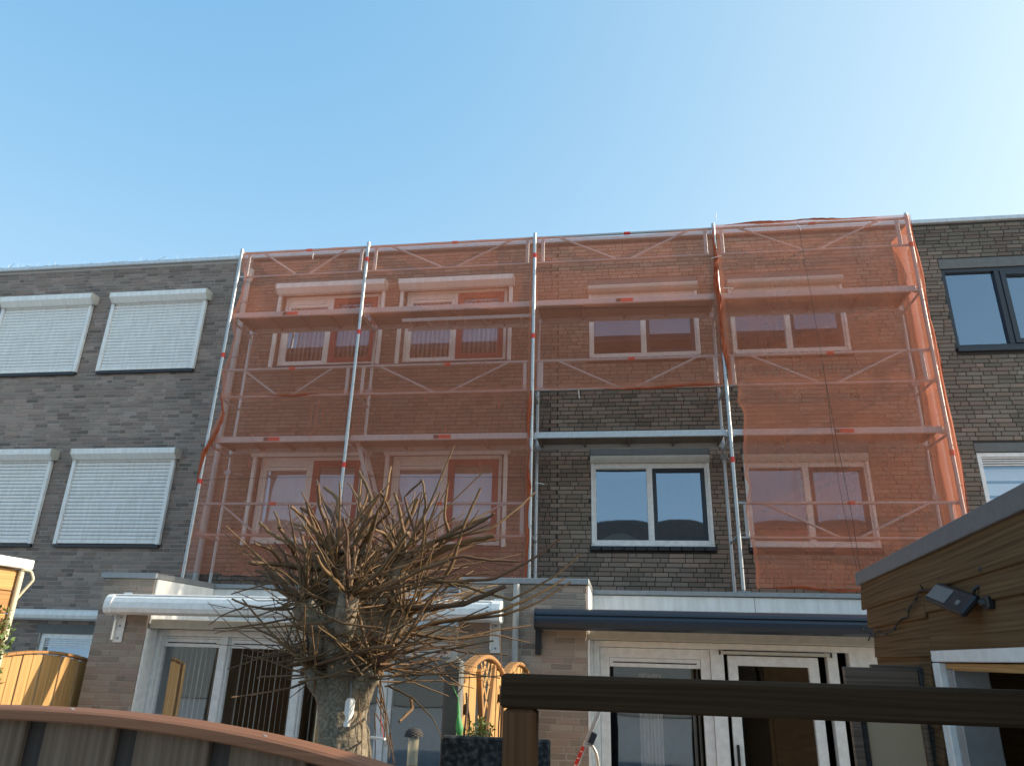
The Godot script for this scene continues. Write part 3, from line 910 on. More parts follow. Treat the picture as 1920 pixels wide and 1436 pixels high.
func awnings() -> void:
	# white cassette on the left extension
	var a := thing("awning", Vector3(-5.6, 2.2, -7.7), "long rolled up white awning behind the pollard tree", "awning", "rolled up awnings")
	var prof := []
	for q in [[-7.80, 2.235], [-7.72, 2.205], [-7.60, 2.200], [-7.535, 2.225], [-7.515, 2.27], [-7.52, 2.33], [-7.54, 2.375], [-7.575, 2.402], [-7.64, 2.412], [-7.76, 2.41], [-7.80, 2.39]]: prof.append(Vector2(q[0], q[1]))
	extrude_x(a, "cassette", prof, -5.50, -1.29, M.white)
	var top := []
	for q in [[-7.565, 2.4045], [-7.575, 2.4135], [-7.64, 2.4205], [-7.76, 2.4185], [-7.76, 2.412], [-7.64, 2.4135]]: top.append(Vector2(q[0], q[1]))
	extrude_x(a, "cover", top, -5.49, -1.30, M.white)
	for s in [[-5.585, -5.502], [-1.288, -1.20]]:
		var cap := []
		for q in prof: cap.append(Vector2(-7.66 + (q.x + 7.66) * 1.06, 2.305 + (q.y - 2.305) * 1.07))
		extrude_x(a, "end_cap", cap, s[0], s[1], M.white)
	for x in [-5.60, -1.335]:
		var k := MB.new()
		cb(k, Vector3(x, 1.915, PIER + 0.008), Vector3(x + 0.105, 2.26, PIER + 0.022))
		cb(k, Vector3(x, 1.94, PIER + 0.022), Vector3(x + 0.012, 2.24, PIER + 0.07))
		cb(k, Vector3(x + 0.02, 2.40, PIER + 0.008), Vector3(x + 0.12, 2.45, PIER + 0.022))
		var br := put(a, "bracket", k.mesh(), M.white)
		for y in [1.96, 2.09, 2.18]:
			pipe(br, "bolt", Vector3(x + 0.055, y, PIER + 0.02), Vector3(x + 0.055, y, PIER + 0.032), 0.012, M.zinc, 8)
	pipe(a, "screw", Vector3(-1.33, 2.30, -7.525), Vector3(-1.33, 2.30, -7.508), 0.016, M.zinc, 8)
	# navy cassette on the right
	a = thing("awning", Vector3(-0.85, 2.15, -7.7), "rolled up dark navy awning above the white doors", "awning", "rolled up awnings")
	prof = []
	for q in [[-7.80, 2.18], [-7.70, 2.15], [-7.60, 2.148], [-7.54, 2.17], [-7.515, 2.21], [-7.515, 2.25], [-7.53, 2.275], [-7.545, 2.279], [-7.545, 2.285], [-7.525, 2.29], [-7.535, 2.315], [-7.58, 2.34], [-7.66, 2.353], [-7.76, 2.353], [-7.80, 2.34]]: prof.append(Vector2(q[0], q[1]))
	extrude_x(a, "cassette", prof, -0.835, 3.98, M.navy)
	for s in [[-0.853, -0.837], [3.982, 4.0]]:
		var cap := []
		for q in prof: cap.append(Vector2(-7.66 + (q.x + 7.66) * 1.03, 2.25 + (q.y - 2.25) * 1.04))
		extrude_x(a, "end_cap", cap, s[0], s[1], M.navy)
	for x in [-0.865, 3.9]:
		var k := MB.new()
		cb(k, Vector3(x, 1.91, PIER + 0.008), Vector3(x + 0.06, 2.2, PIER + 0.04))
		put(a, "bracket", k.mesh(), M.black_plastic)
	# small one on the left neighbour
	a = thing("awning", Vector3(-9.0, 2.2, WALL + 0.1), "narrow rolled up white awning above the shuttered house's ground floor window", "awning", "rolled up awnings")
	prof = []
	for q in [[0.0, 2.21], [0.09, 2.20], [0.15, 2.225], [0.165, 2.27], [0.15, 2.325], [0.1, 2.35], [0.0, 2.355]]: prof.append(Vector2(WALL + 0.008 + q[0], q[1]))
	extrude_x(a, "cassette", prof, -10.6, -6.3, M.shutter)
	var capn := []
	for q in prof: capn.append(Vector2(q.x, 2.278 + (q.y - 2.278) * 1.05))
	extrude_x(a, "end_cap", capn, -6.299, -6.28, M.shutter)


# ---------------------------------------------------------------- scaffold and netting

func scaffold() -> void:
	var s := thing("scaffold", Vector3(-0.85, 2.7, SCAF), "aluminium scaffold of four bays standing on the extension roofs", "scaffold")
	var zr := SCAF - 0.055
	for i in 5:
		var x: float = POLE_X[i]
		for z in [SCAF, INNER]:
			var top := 7.80 if z == SCAF else 6.66
			var p := pipe(s, "standard", Vector3(x, 2.70, z), Vector3(x, top, z), 0.0245, M.alu, 14)
			bar(s, "base_plate", Vector3(x - 0.075, 2.672, z - 0.075), Vector3(x + 0.075, 2.682, z + 0.075), M.zinc, 0.002)
			pipe(s, "base_jack", Vector3(x, 2.68, z), Vector3(x, 2.76, z), 0.017, M.zinc, 8)
			# spigot joints and the small rung holes
			for y in [4.70, 6.70]:
				if y < top: pipe(p, "joint_collar", Vector3(x, y - 0.07, z), Vector3(x, y + 0.05, z), 0.0275, M.alu_dull, 14)
			var y := 2.95
			while y < top - 0.1:
				pipe(p, "rung_hole", Vector3(x + 0.012, y, z + 0.0205), Vector3(x + 0.012, y, z + 0.0235), 0.007, M.black_plastic, 6)
				y += 0.5
		# cross tubes of the frames
		for y in [3.35, 4.60, 5.35, 6.58]:
			pipe(s, "transom", Vector3(x, y, SCAF - 0.02), Vector3(x, y, INNER + 0.02), 0.018, M.alu_dull)
		# hooks of the guard rails
		for y in [7.754, 7.327, 5.754, 5.327, 3.754, 3.327]:
			bar(s, "rail_hook", Vector3(x - 0.02, y - 0.03, SCAF - 0.05), Vector3(x + 0.02, y + 0.03, SCAF - 0.024), M.alu_dull)
	for q in [[0, 5.98], [0, 4.06], [1, 7.50], [1, 6.28], [1, 4.28], [2, 7.42], [2, 6.12], [3, 4.30], [4, 4.36], [4, 7.3]]:
		var x: float = POLE_X[q[0]]
		pipe(s, "red_band", Vector3(x, q[1] - 0.035, SCAF), Vector3(x, q[1] + 0.035, SCAF), 0.0285, M.red_tag, 14)
	for i in 4:
		var x0: float = POLE_X[i]
		var x1: float = POLE_X[i + 1]
		for y in [7.754, 5.754, 3.754]:
			if i == 2 and y < 4.0: continue
			var g := node(s, "guard_rail", Vector3(x0, y, zr))
			var low: float = y - 0.427
			pipe(g, "top_tube", Vector3(x0, y, zr), Vector3(x1, y, zr), 0.0205, M.alu)
			pipe(g, "bottom_tube", Vector3(x0, low, zr), Vector3(x1, low, zr), 0.0185, M.alu)
			for x in [x0 + 0.115, x1 - 0.115]:
				bar(g, "upright", Vector3(x - 0.024, low, zr - 0.012), Vector3(x + 0.024, y, zr + 0.012), M.alu_dull)
			var mid := (x0 + x1) * 0.5
			pipe(g, "brace", Vector3(x0 + 0.34, y, zr), Vector3(mid - 0.10, low, zr), 0.016, M.alu)
			pipe(g, "brace", Vector3(x1 - 0.34, y, zr), Vector3(mid + 0.10, low, zr), 0.016, M.alu)
			pipe(g, "red_tag", Vector3(mid + 0.02, y, zr), Vector3(mid + 0.11, y, zr), 0.024, M.red_tag)
		for y in [4.72, 6.70]:
			var p := node(s, "platform", Vector3(x0, y, zr))
			var z0 := SCAF - 0.045
			var z1 := INNER + 0.05
			bar(p, "edge_beam", Vector3(x0 + 0.03, y - 0.085, z0 - 0.04), Vector3(x1 - 0.03, y, z0), M.alu_dull)
			bar(p, "edge_beam", Vector3(x0 + 0.03, y - 0.085, z1), Vector3(x1 - 0.03, y, z1 + 0.04), M.alu_dull)
			bar(p, "deck", Vector3(x0 + 0.04, y - 0.022, z1 + 0.042), Vector3(x1 - 0.04, y - 0.008, z0 - 0.042), M.deck, 0.001)
			var n := 4
			for k in n + 1:
				var x := lerpf(x0 + 0.07, x1 - 0.10, float(k) / n)
				bar(p, "bearer", Vector3(x, y - 0.07, z1 + 0.041), Vector3(x + 0.03, y - 0.024, z0 - 0.041), M.deck)
			for hx in [x0 + 0.03, x1 - 0.03]:
				for hz in [z0 - 0.02, z1 + 0.02]:
					bar(p, "deck_hook", Vector3(hx - 0.03, y - 0.10, hz - 0.014), Vector3(hx + 0.03, y - 0.03, hz + 0.014), M.alu)
			var lx: float = lerpf(x0, x1, [0.43, 0.50, 0.48, 0.52][i])
			if not (i == 2 and y < 5.0) and not (i == 3 and y > 5.0) and not (i == 1 and y > 5.0):
				bar(p, "black_label", Vector3(lx - 0.07, y - 0.07, z0), Vector3(lx - 0.002, y - 0.018, z0 + 0.003), M.black_tag, 0.0005)
				bar(p, "red_label", Vector3(lx, y - 0.07, z0), Vector3(lx + 0.17, y - 0.018, z0 + 0.003), M.red_tag, 0.0005)
	# ladders inside the second bay
	var l := node(s, "ladder", Vector3(-3.2, 2.7, -9.6))
	for z in [-9.44, -9.76]:
		plank(l, "stile", Vector3(-3.63, 4.70, z), Vector3(-2.94, 2.70, z), Vector3(1, 0, 0), 0.055, 0.025, M.alu_dull)
	for k in 7:
		var t := (k + 0.7) / 7.6
		var c := Vector3(-3.63, 4.70, 0).lerp(Vector3(-2.94, 2.70, 0), t)
		pipe(l, "rung", Vector3(c.x, c.y, -9.44), Vector3(c.x, c.y, -9.76), 0.014, M.alu)
	l = node(s, "ladder", Vector3(-2.0, 6.5, -9.5))
	for z in [-9.36, -9.68]:
		bar(l, "stile", Vector3(-3.1, 6.48, z - 0.012), Vector3(-1.16, 6.535, z + 0.012), M.alu_dull)
	for k in 7:
		pipe(l, "rung", Vector3(-3.0 + k * 0.28, 6.508, -9.36), Vector3(-3.0 + k * 0.28, 6.508, -9.68), 0.014, M.alu)
	# ties to the wall
	for q in [[4.081, 5.52], [4.081, 3.95], [1.469, 4.52], [-5.788, 4.35], [-3.702, 5.60]]:
		pipe(s, "wall_tie", Vector3(q[0] - 0.03, q[1], INNER + 0.03), Vector3(q[0] + 0.10, q[1] + 0.03, WALL - 0.01), 0.017, M.alu_dull)
		bar(s, "clamp", Vector3(q[0] - 0.05, q[1] - 0.035, INNER - 0.035), Vector3(q[0] + 0.05, q[1] + 0.035, INNER + 0.035), M.zinc)


func net_sheet(called: String, nu: int, nv: int, at: Callable, alpha: float, label: String, sd: int) -> MeshInstance3D:
	# woven mesh as a crumpled sheet: «at» gives the place for u, v from 0 to 1
	var f := FastNoiseLite.new()
	f.seed = sd
	f.frequency = 1.0
	f.fractal_octaves = 3
	var p := PackedVector3Array()
	var c := PackedColorArray()
	for j in nv + 1:
		for i in nu + 1:
			var q: Vector3 = at.call(float(i) / nu, float(j) / nv)
			p.append(q)
			var k := f.get_noise_3d(q.x * 1.3, q.y * 0.7, q.z * 2.0)
			var fine := f.get_noise_3d(q.x * 9.0, q.y * 3.0, 7.0)
			var hang := f.get_noise_3d(q.x * 14.0, q.y * 1.1, 31.0)
			# doubled cloth: hems at the edges and where it is lapped over the rails
			var lap := 0.0
			for yr in [7.74, 5.327, 3.327]:
				lap = maxf(lap, 0.13 * (1.0 - smoothstep(0.03, 0.07, absf(q.y - yr - 0.05 * f.get_noise_1d(q.x * 1.5 + yr)))))
			if float(i) / nu < 0.012 or float(i) / nu > 0.988: lap = 0.2
			c.append(Color(0.82, 0.275, 0.15, clampf(alpha + 0.05 * k + 0.02 * fine + 0.03 * hang + lap, 0.0, 1.0)))
	var n := PackedVector3Array()
	var idx := PackedInt32Array()
	for j in nv + 1:
		for i in nu + 1:
			var du := p[j * (nu + 1) + mini(i + 1, nu)] - p[j * (nu + 1) + maxi(i - 1, 0)]
			var dv := p[mini(j + 1, nv) * (nu + 1) + i] - p[maxi(j - 1, 0) * (nu + 1) + i]
			n.append(du.cross(dv).normalized())
			if i < nu and j < nv:
				var a := j * (nu + 1) + i
				idx.append_array([a, a + nu + 1, a + 1, a + 1, a + nu + 1, a + nu + 2])
	var arr := []
	arr.resize(Mesh.ARRAY_MAX)
	arr[Mesh.ARRAY_VERTEX] = p
	arr[Mesh.ARRAY_NORMAL] = n
	arr[Mesh.ARRAY_COLOR] = c
	arr[Mesh.ARRAY_INDEX] = idx
	var m := ArrayMesh.new()
	m.add_surface_from_arrays(Mesh.PRIMITIVE_TRIANGLES, arr)
	var o := put(self, called, m, M.net)
	tag(o, label, "netting", "orange nets hung on the scaffold")
	return o


func roll(parent: Node, called: String, ctrl: Array, r0: float, sd: int) -> void:
	# a gathered edge of netting: folds run along its length
	var f := FastNoiseLite.new()
	f.seed = sd
	f.frequency = 1.0
	f.fractal_octaves = 2
	var pts := curve(ctrl, 12)
	var n := pts.size()
	var sides := 18
	var rings := []
	var along := 0.0
	for i in n:
		if i: along += pts[i].distance_to(pts[i - 1])
		var d: Vector3 = (pts[mini(i + 1, n - 1)] - pts[maxi(i - 1, 0)]).normalized()
		var s := d.cross(Vector3(0.31, 0.17, 1.0)).normalized()
		var o := d.cross(s)
		var ends := minf(1.0, 0.15 + 3.0 * minf(float(i), float(n - 1 - i)) / n)
		var rg := []
		for q in sides:
			var an := TAU * q / sides + along * 2.2
			var fold := f.get_noise_3d(cos(an) * 1.6, sin(an) * 1.6, along * 1.1)
			var big := f.get_noise_2d(along * 1.7, 40.0)
			rg.append(pts[i] + (s * cos(an) + o * sin(an) * 0.75) * r0 * ends * (0.62 + 0.75 * fold + 0.35 * big))
		rings.append(rg)
	var b := MB.new()
	for i in n - 1:
		for q in sides:
			var l := (q + 1) % sides
			b.face([rings[i][q], rings[i + 1][q], rings[i + 1][l]], rings[i][q] - pts[i])
			b.face([rings[i][q], rings[i + 1][l], rings[i][l]], rings[i][q] - pts[i])
	put(parent, called, b.mesh(), M.net_roll)


func nets() -> void:
	var f := FastNoiseLite.new()
	f.seed = 77
	f.frequency = 1.0
	f.fractal_octaves = 2
	var z0 := SCAF - 0.004
	var crease := func(x: float, y: float) -> float:
		# slack between the rails, wrinkles, and the fine rib of the hanging cloth
		var slack := 0.0
		for r in [[2.75, 3.327], [3.754, 5.327], [5.754, 7.327]]:
			if y > r[0] and y < r[1]: slack = sin(PI * (y - r[0]) / (r[1] - r[0]))
		return 0.026 * slack * f.get_noise_2d(x * 0.9, y * 0.5) + 0.004 * f.get_noise_2d(x * 1.6, y * 0.8 + x * 0.6)
	# bays one and two
	var left := net_sheet("scaffold_net", 250, 190, func(u: float, v: float) -> Vector3:
		var y := lerpf(2.80 + 0.05 * f.get_noise_1d(u * 9.0), 7.75 - 0.012 * absf(sin(u * 19.0)), v)
		var xa := -5.788 + 0.02 + 0.13 * absf(sin(PI * (y - 2.8) / 0.97)) * (0.6 + 0.4 * f.get_noise_1d(y * 2.0))
		if y < 4.75: xa = -5.788 - 0.02 - 0.05 * f.get_noise_1d(y * 3.0 + 3.0)
		var x := lerpf(xa, -1.116 - 0.02, u)
		return Vector3(x, y, z0 + crease.call(x, y)), 0.415, "wide orange net covering the two scaffold bays over the red sashed windows", 1)
	roll(left, "gathered_edge", [Vector3(-1.13, 5.30, SCAF + 0.03), Vector3(-1.15, 5.05, SCAF + 0.045), Vector3(-1.16, 4.80, SCAF + 0.02), Vector3(-1.135, 4.62, SCAF + 0.03)], 0.034, 3)
	roll(left, "gathered_edge", [Vector3(-1.12, 4.50, SCAF + 0.03), Vector3(-1.15, 4.2, SCAF + 0.05), Vector3(-1.13, 3.9, SCAF + 0.03), Vector3(-1.15, 3.55, SCAF + 0.0), Vector3(-1.14, 3.2, SCAF + 0.02), Vector3(-1.16, 2.76, SCAF + 0.03)], 0.034, 4)
	roll(left, "gathered_edge", [Vector3(-5.72, 5.35, SCAF + 0.0), Vector3(-5.62, 5.05, SCAF - 0.01), Vector3(-5.68, 4.75, SCAF + 0.0), Vector3(-5.79, 4.45, SCAF + 0.03), Vector3(-5.82, 4.0, SCAF + 0.03)], 0.03, 5)
	roll(left, "gathered_edge", [Vector3(-5.0, 5.33, zr_front()), Vector3(-4.6, 5.31, zr_front()), Vector3(-4.2, 5.335, zr_front())], 0.018, 6)
	# upper half of bay three
	var mid := net_sheet("scaffold_net", 140, 100, func(u: float, v: float) -> Vector3:
		var sag := 0.075 * pow(sin(PI * clampf(u * 1.0, 0.0, 1.0)), 1.5)
		var y := lerpf(5.30 + 0.02 * f.get_noise_1d(u * 7.0 + 30.0), 7.74 - sag * 0.8, v)
		var x := lerpf(-1.116 + 0.02, 1.469 - 0.03, u)
		return Vector3(x, y, z0 + crease.call(x + 11.0, y)), 0.39, "orange net hung over the upper half of the third scaffold bay", 2)
	roll(mid, "gathered_edge", [Vector3(-0.2, 5.315, SCAF - 0.02), Vector3(0.5, 5.30, SCAF - 0.01), Vector3(1.0, 5.335, SCAF + 0.0), Vector3(1.42, 5.33, SCAF + 0.0)], 0.026, 8)
	# bay four, wrapped round its end
	var wide := 4.081 - 1.469
	var deep := 0.72
	var right := net_sheet("scaffold_net", 190, 190, func(u: float, v: float) -> Vector3:
		var y := lerpf(2.715 + 0.02 * f.get_noise_1d(u * 11.0 + 60.0), 7.76, v)
		var s := u * (wide + deep)
		var xa := 0.03 + (0.11 + 0.06 * f.get_noise_1d(y * 2.1) if y < 5.3 else 0.0) + (0.12 * maxf(0.0, 3.0 - y) if y < 3.0 else 0.0)
		if s < wide:
			var x := 1.469 + lerpf(xa, wide + 0.045, s / wide)
			return Vector3(x, y, SCAF + 0.03 + crease.call(x + 23.0, y))
		var t := (s - wide) / deep
		return Vector3(4.081 + 0.045 + 0.03 * f.get_noise_2d(t * 2.0, y * 0.9) + 0.02 * sin(PI * t), y, SCAF + 0.03 - t * deep), 0.45, "orange net covering the scaffold bay nearest the dark framed window, wrapped round its end", 3)
	roll(right, "gathered_edge", [Vector3(1.47, 7.78, SCAF + 0.02), Vector3(1.45, 7.5, SCAF + 0.035), Vector3(1.47, 7.2, SCAF + 0.03), Vector3(1.44, 6.85, SCAF + 0.04), Vector3(1.47, 6.5, SCAF + 0.03), Vector3(1.46, 6.1, SCAF + 0.045), Vector3(1.48, 5.75, SCAF + 0.03), Vector3(1.52, 5.45, SCAF + 0.02), Vector3(1.50, 5.30, SCAF + 0.02)], 0.042, 9)
	roll(right, "gathered_edge", [Vector3(1.62, 7.765, SCAF + 0.0), Vector3(2.0, 7.79, SCAF + 0.0), Vector3(2.4, 7.775, SCAF + 0.0), Vector3(2.8, 7.80, SCAF - 0.01), Vector3(3.2, 7.77, SCAF + 0.0), Vector3(3.7, 7.765, SCAF + 0.0)], 0.026, 10)
	roll(right, "gathered_edge", [Vector3(4.13, 7.77, SCAF + 0.02), Vector3(4.12, 7.3, SCAF + 0.0), Vector3(4.14, 6.8, SCAF + 0.01), Vector3(4.12, 6.2, SCAF - 0.0), Vector3(4.15, 5.6, SCAF + 0.0), Vector3(4.12, 5.0, SCAF - 0.01), Vector3(4.16, 4.2, SCAF + 0.0), Vector3(4.12, 3.3, SCAF + 0.0)], 0.017, 12)
	roll(right, "gathered_edge", [Vector3(1.68, 2.72, SCAF + 0.05), Vector3(2.1, 2.735, SCAF + 0.06), Vector3(2.5, 2.70, SCAF + 0.05), Vector3(3.1, 2.72, SCAF + 0.05)], 0.02, 13)
	# seams and cords sewn to the nets
	path(left, "seam", curve([Vector3(-5.75, 4.08, SCAF + 0.012), Vector3(-4.4, 4.11, SCAF + 0.014), Vector3(-2.6, 4.10, SCAF + 0.014), Vector3(-1.14, 4.09, SCAF + 0.012)], 6), 0.0025, M.cord, 5)
	path(mid, "seam", curve([Vector3(-1.1, 6.53, SCAF + 0.012), Vector3(0.0, 6.515, SCAF + 0.014), Vector3(1.44, 6.46, SCAF + 0.012)], 6), 0.0025, M.cord, 5)
	path(right, "seam", curve([Vector3(2.62, 7.76, SCAF + 0.062), Vector3(2.66, 6.6, SCAF + 0.07), Vector3(2.70, 5.3, SCAF + 0.075), Vector3(2.69, 4.0, SCAF + 0.075), Vector3(2.77, 2.9, SCAF + 0.07)], 8), 0.0028, M.cord, 5)
	path(right, "cord", curve([Vector3(2.69, 5.5, SCAF + 0.08), Vector3(2.74, 4.4, SCAF + 0.085), Vector3(2.79, 3.6, SCAF + 0.08), Vector3(2.80, 2.8, SCAF + 0.075)], 8), 0.0035, M.cord, 5)
	# loose tie strips
	for q in [[right, 1.50, 7.80, 0.02, 0.16], [right, 2.60, 7.68, 0.05, -0.10], [mid, 1.40, 7.2, 0.14, 0.03], [left, -1.05, 4.0, 0.12, -0.02], [right, 1.52, 6.72, 0.14, -0.01], [left, -4.55, 7.62, 0.0, -0.10], [mid, -0.48, 5.27, 0.01, -0.12]]:
		path(q[0], "tie_strip", [Vector3(q[1], q[2], SCAF + 0.06), Vector3(q[1] + q[3] * 0.6, q[2] + q[4] * 0.5, SCAF + 0.075), Vector3(q[1] + q[3], q[2] + q[4], SCAF + 0.06)], 0.004, M.white, 5)


func zr_front() -> float:
	return SCAF + 0.01


# ---------------------------------------------------------------- the pollard tree

func lumpy(b: MB, ctrl: Array, radii_in: Array, sides: int, amp: float, sd: int) -> void:
	var f := FastNoiseLite.new()
	f.seed = sd
	f.frequency = 3.2
	f.fractal_octaves = 3
	var pts := curve(ctrl, 8)
	var n := pts.size()
	var rings := []
	for i in n:
		var t := float(i) / (n - 1) * (radii_in.size() - 1)
		var k := mini(int(t), radii_in.size() - 2)
		var r: float = lerpf(radii_in[k], radii_in[k + 1], smoothstep(0.0, 1.0, t - k))
		var d: Vector3 = (pts[mini(i + 1, n - 1)] - pts[maxi(i - 1, 0)]).normalized()
		var s := d.cross(Vector3(0.2, 0.1, 1.0)).normalized()
		var o := d.cross(s)
		var rg := []
		for q in sides:
			var an := TAU * q / sides
			var w := s * cos(an) + o * sin(an)
			var at: Vector3 = pts[i] + w * r
			rg.append(pts[i] + w * r * (1.0 + amp * f.get_noise_3dv(at * Vector3(1.0, 0.55, 1.0)) + amp * 0.5 * f.get_noise_3dv(at * 3.0)))
		rings.append(rg)
	var nrm := func(i: int, q: int) -> Vector3:
		var du: Vector3 = rings[i][(q + 1) % sides] - rings[i][(q + sides - 1) % sides]
		var dv: Vector3 = rings[mini(i + 1, n - 1)][q] - rings[maxi(i - 1, 0)][q]
		var w := du.cross(dv).normalized()
		return w if w.dot(rings[i][q] - pts[i]) > 0 else -w
	for i in n - 1:
		for q in sides:
			var l := (q + 1) % sides
			b.tri(rings[i][q], rings[i + 1][q], rings[i + 1][l], nrm.call(i, q), nrm.call(i + 1, q), nrm.call(i + 1, l), Color.WHITE)
			b.tri(rings[i][q], rings[i + 1][l], rings[i][l], nrm.call(i, q), nrm.call(i + 1, l), nrm.call(i, l), Color.WHITE)
	b.face(rings[n - 1], pts[n - 1] - pts[n - 2])


func shoot(b: MB, pts: Array, r0: float, r1: float, sides: int, col: Color) -> void:
	var q := curve(pts, 4, 0.8)
	var radii := []
	for i in q.size():
		var t := float(i) / (q.size() - 1)
		radii.append(lerpf(r0, r1, t) * (1.0 + 0.12 * sin(i * 2.3 + r0 * 900.0)))
		q[i] += Vector3(rng.randfn(), rng.randfn(), rng.randfn()) * r0 * 0.12
	b.tube(q, radii, sides, col)


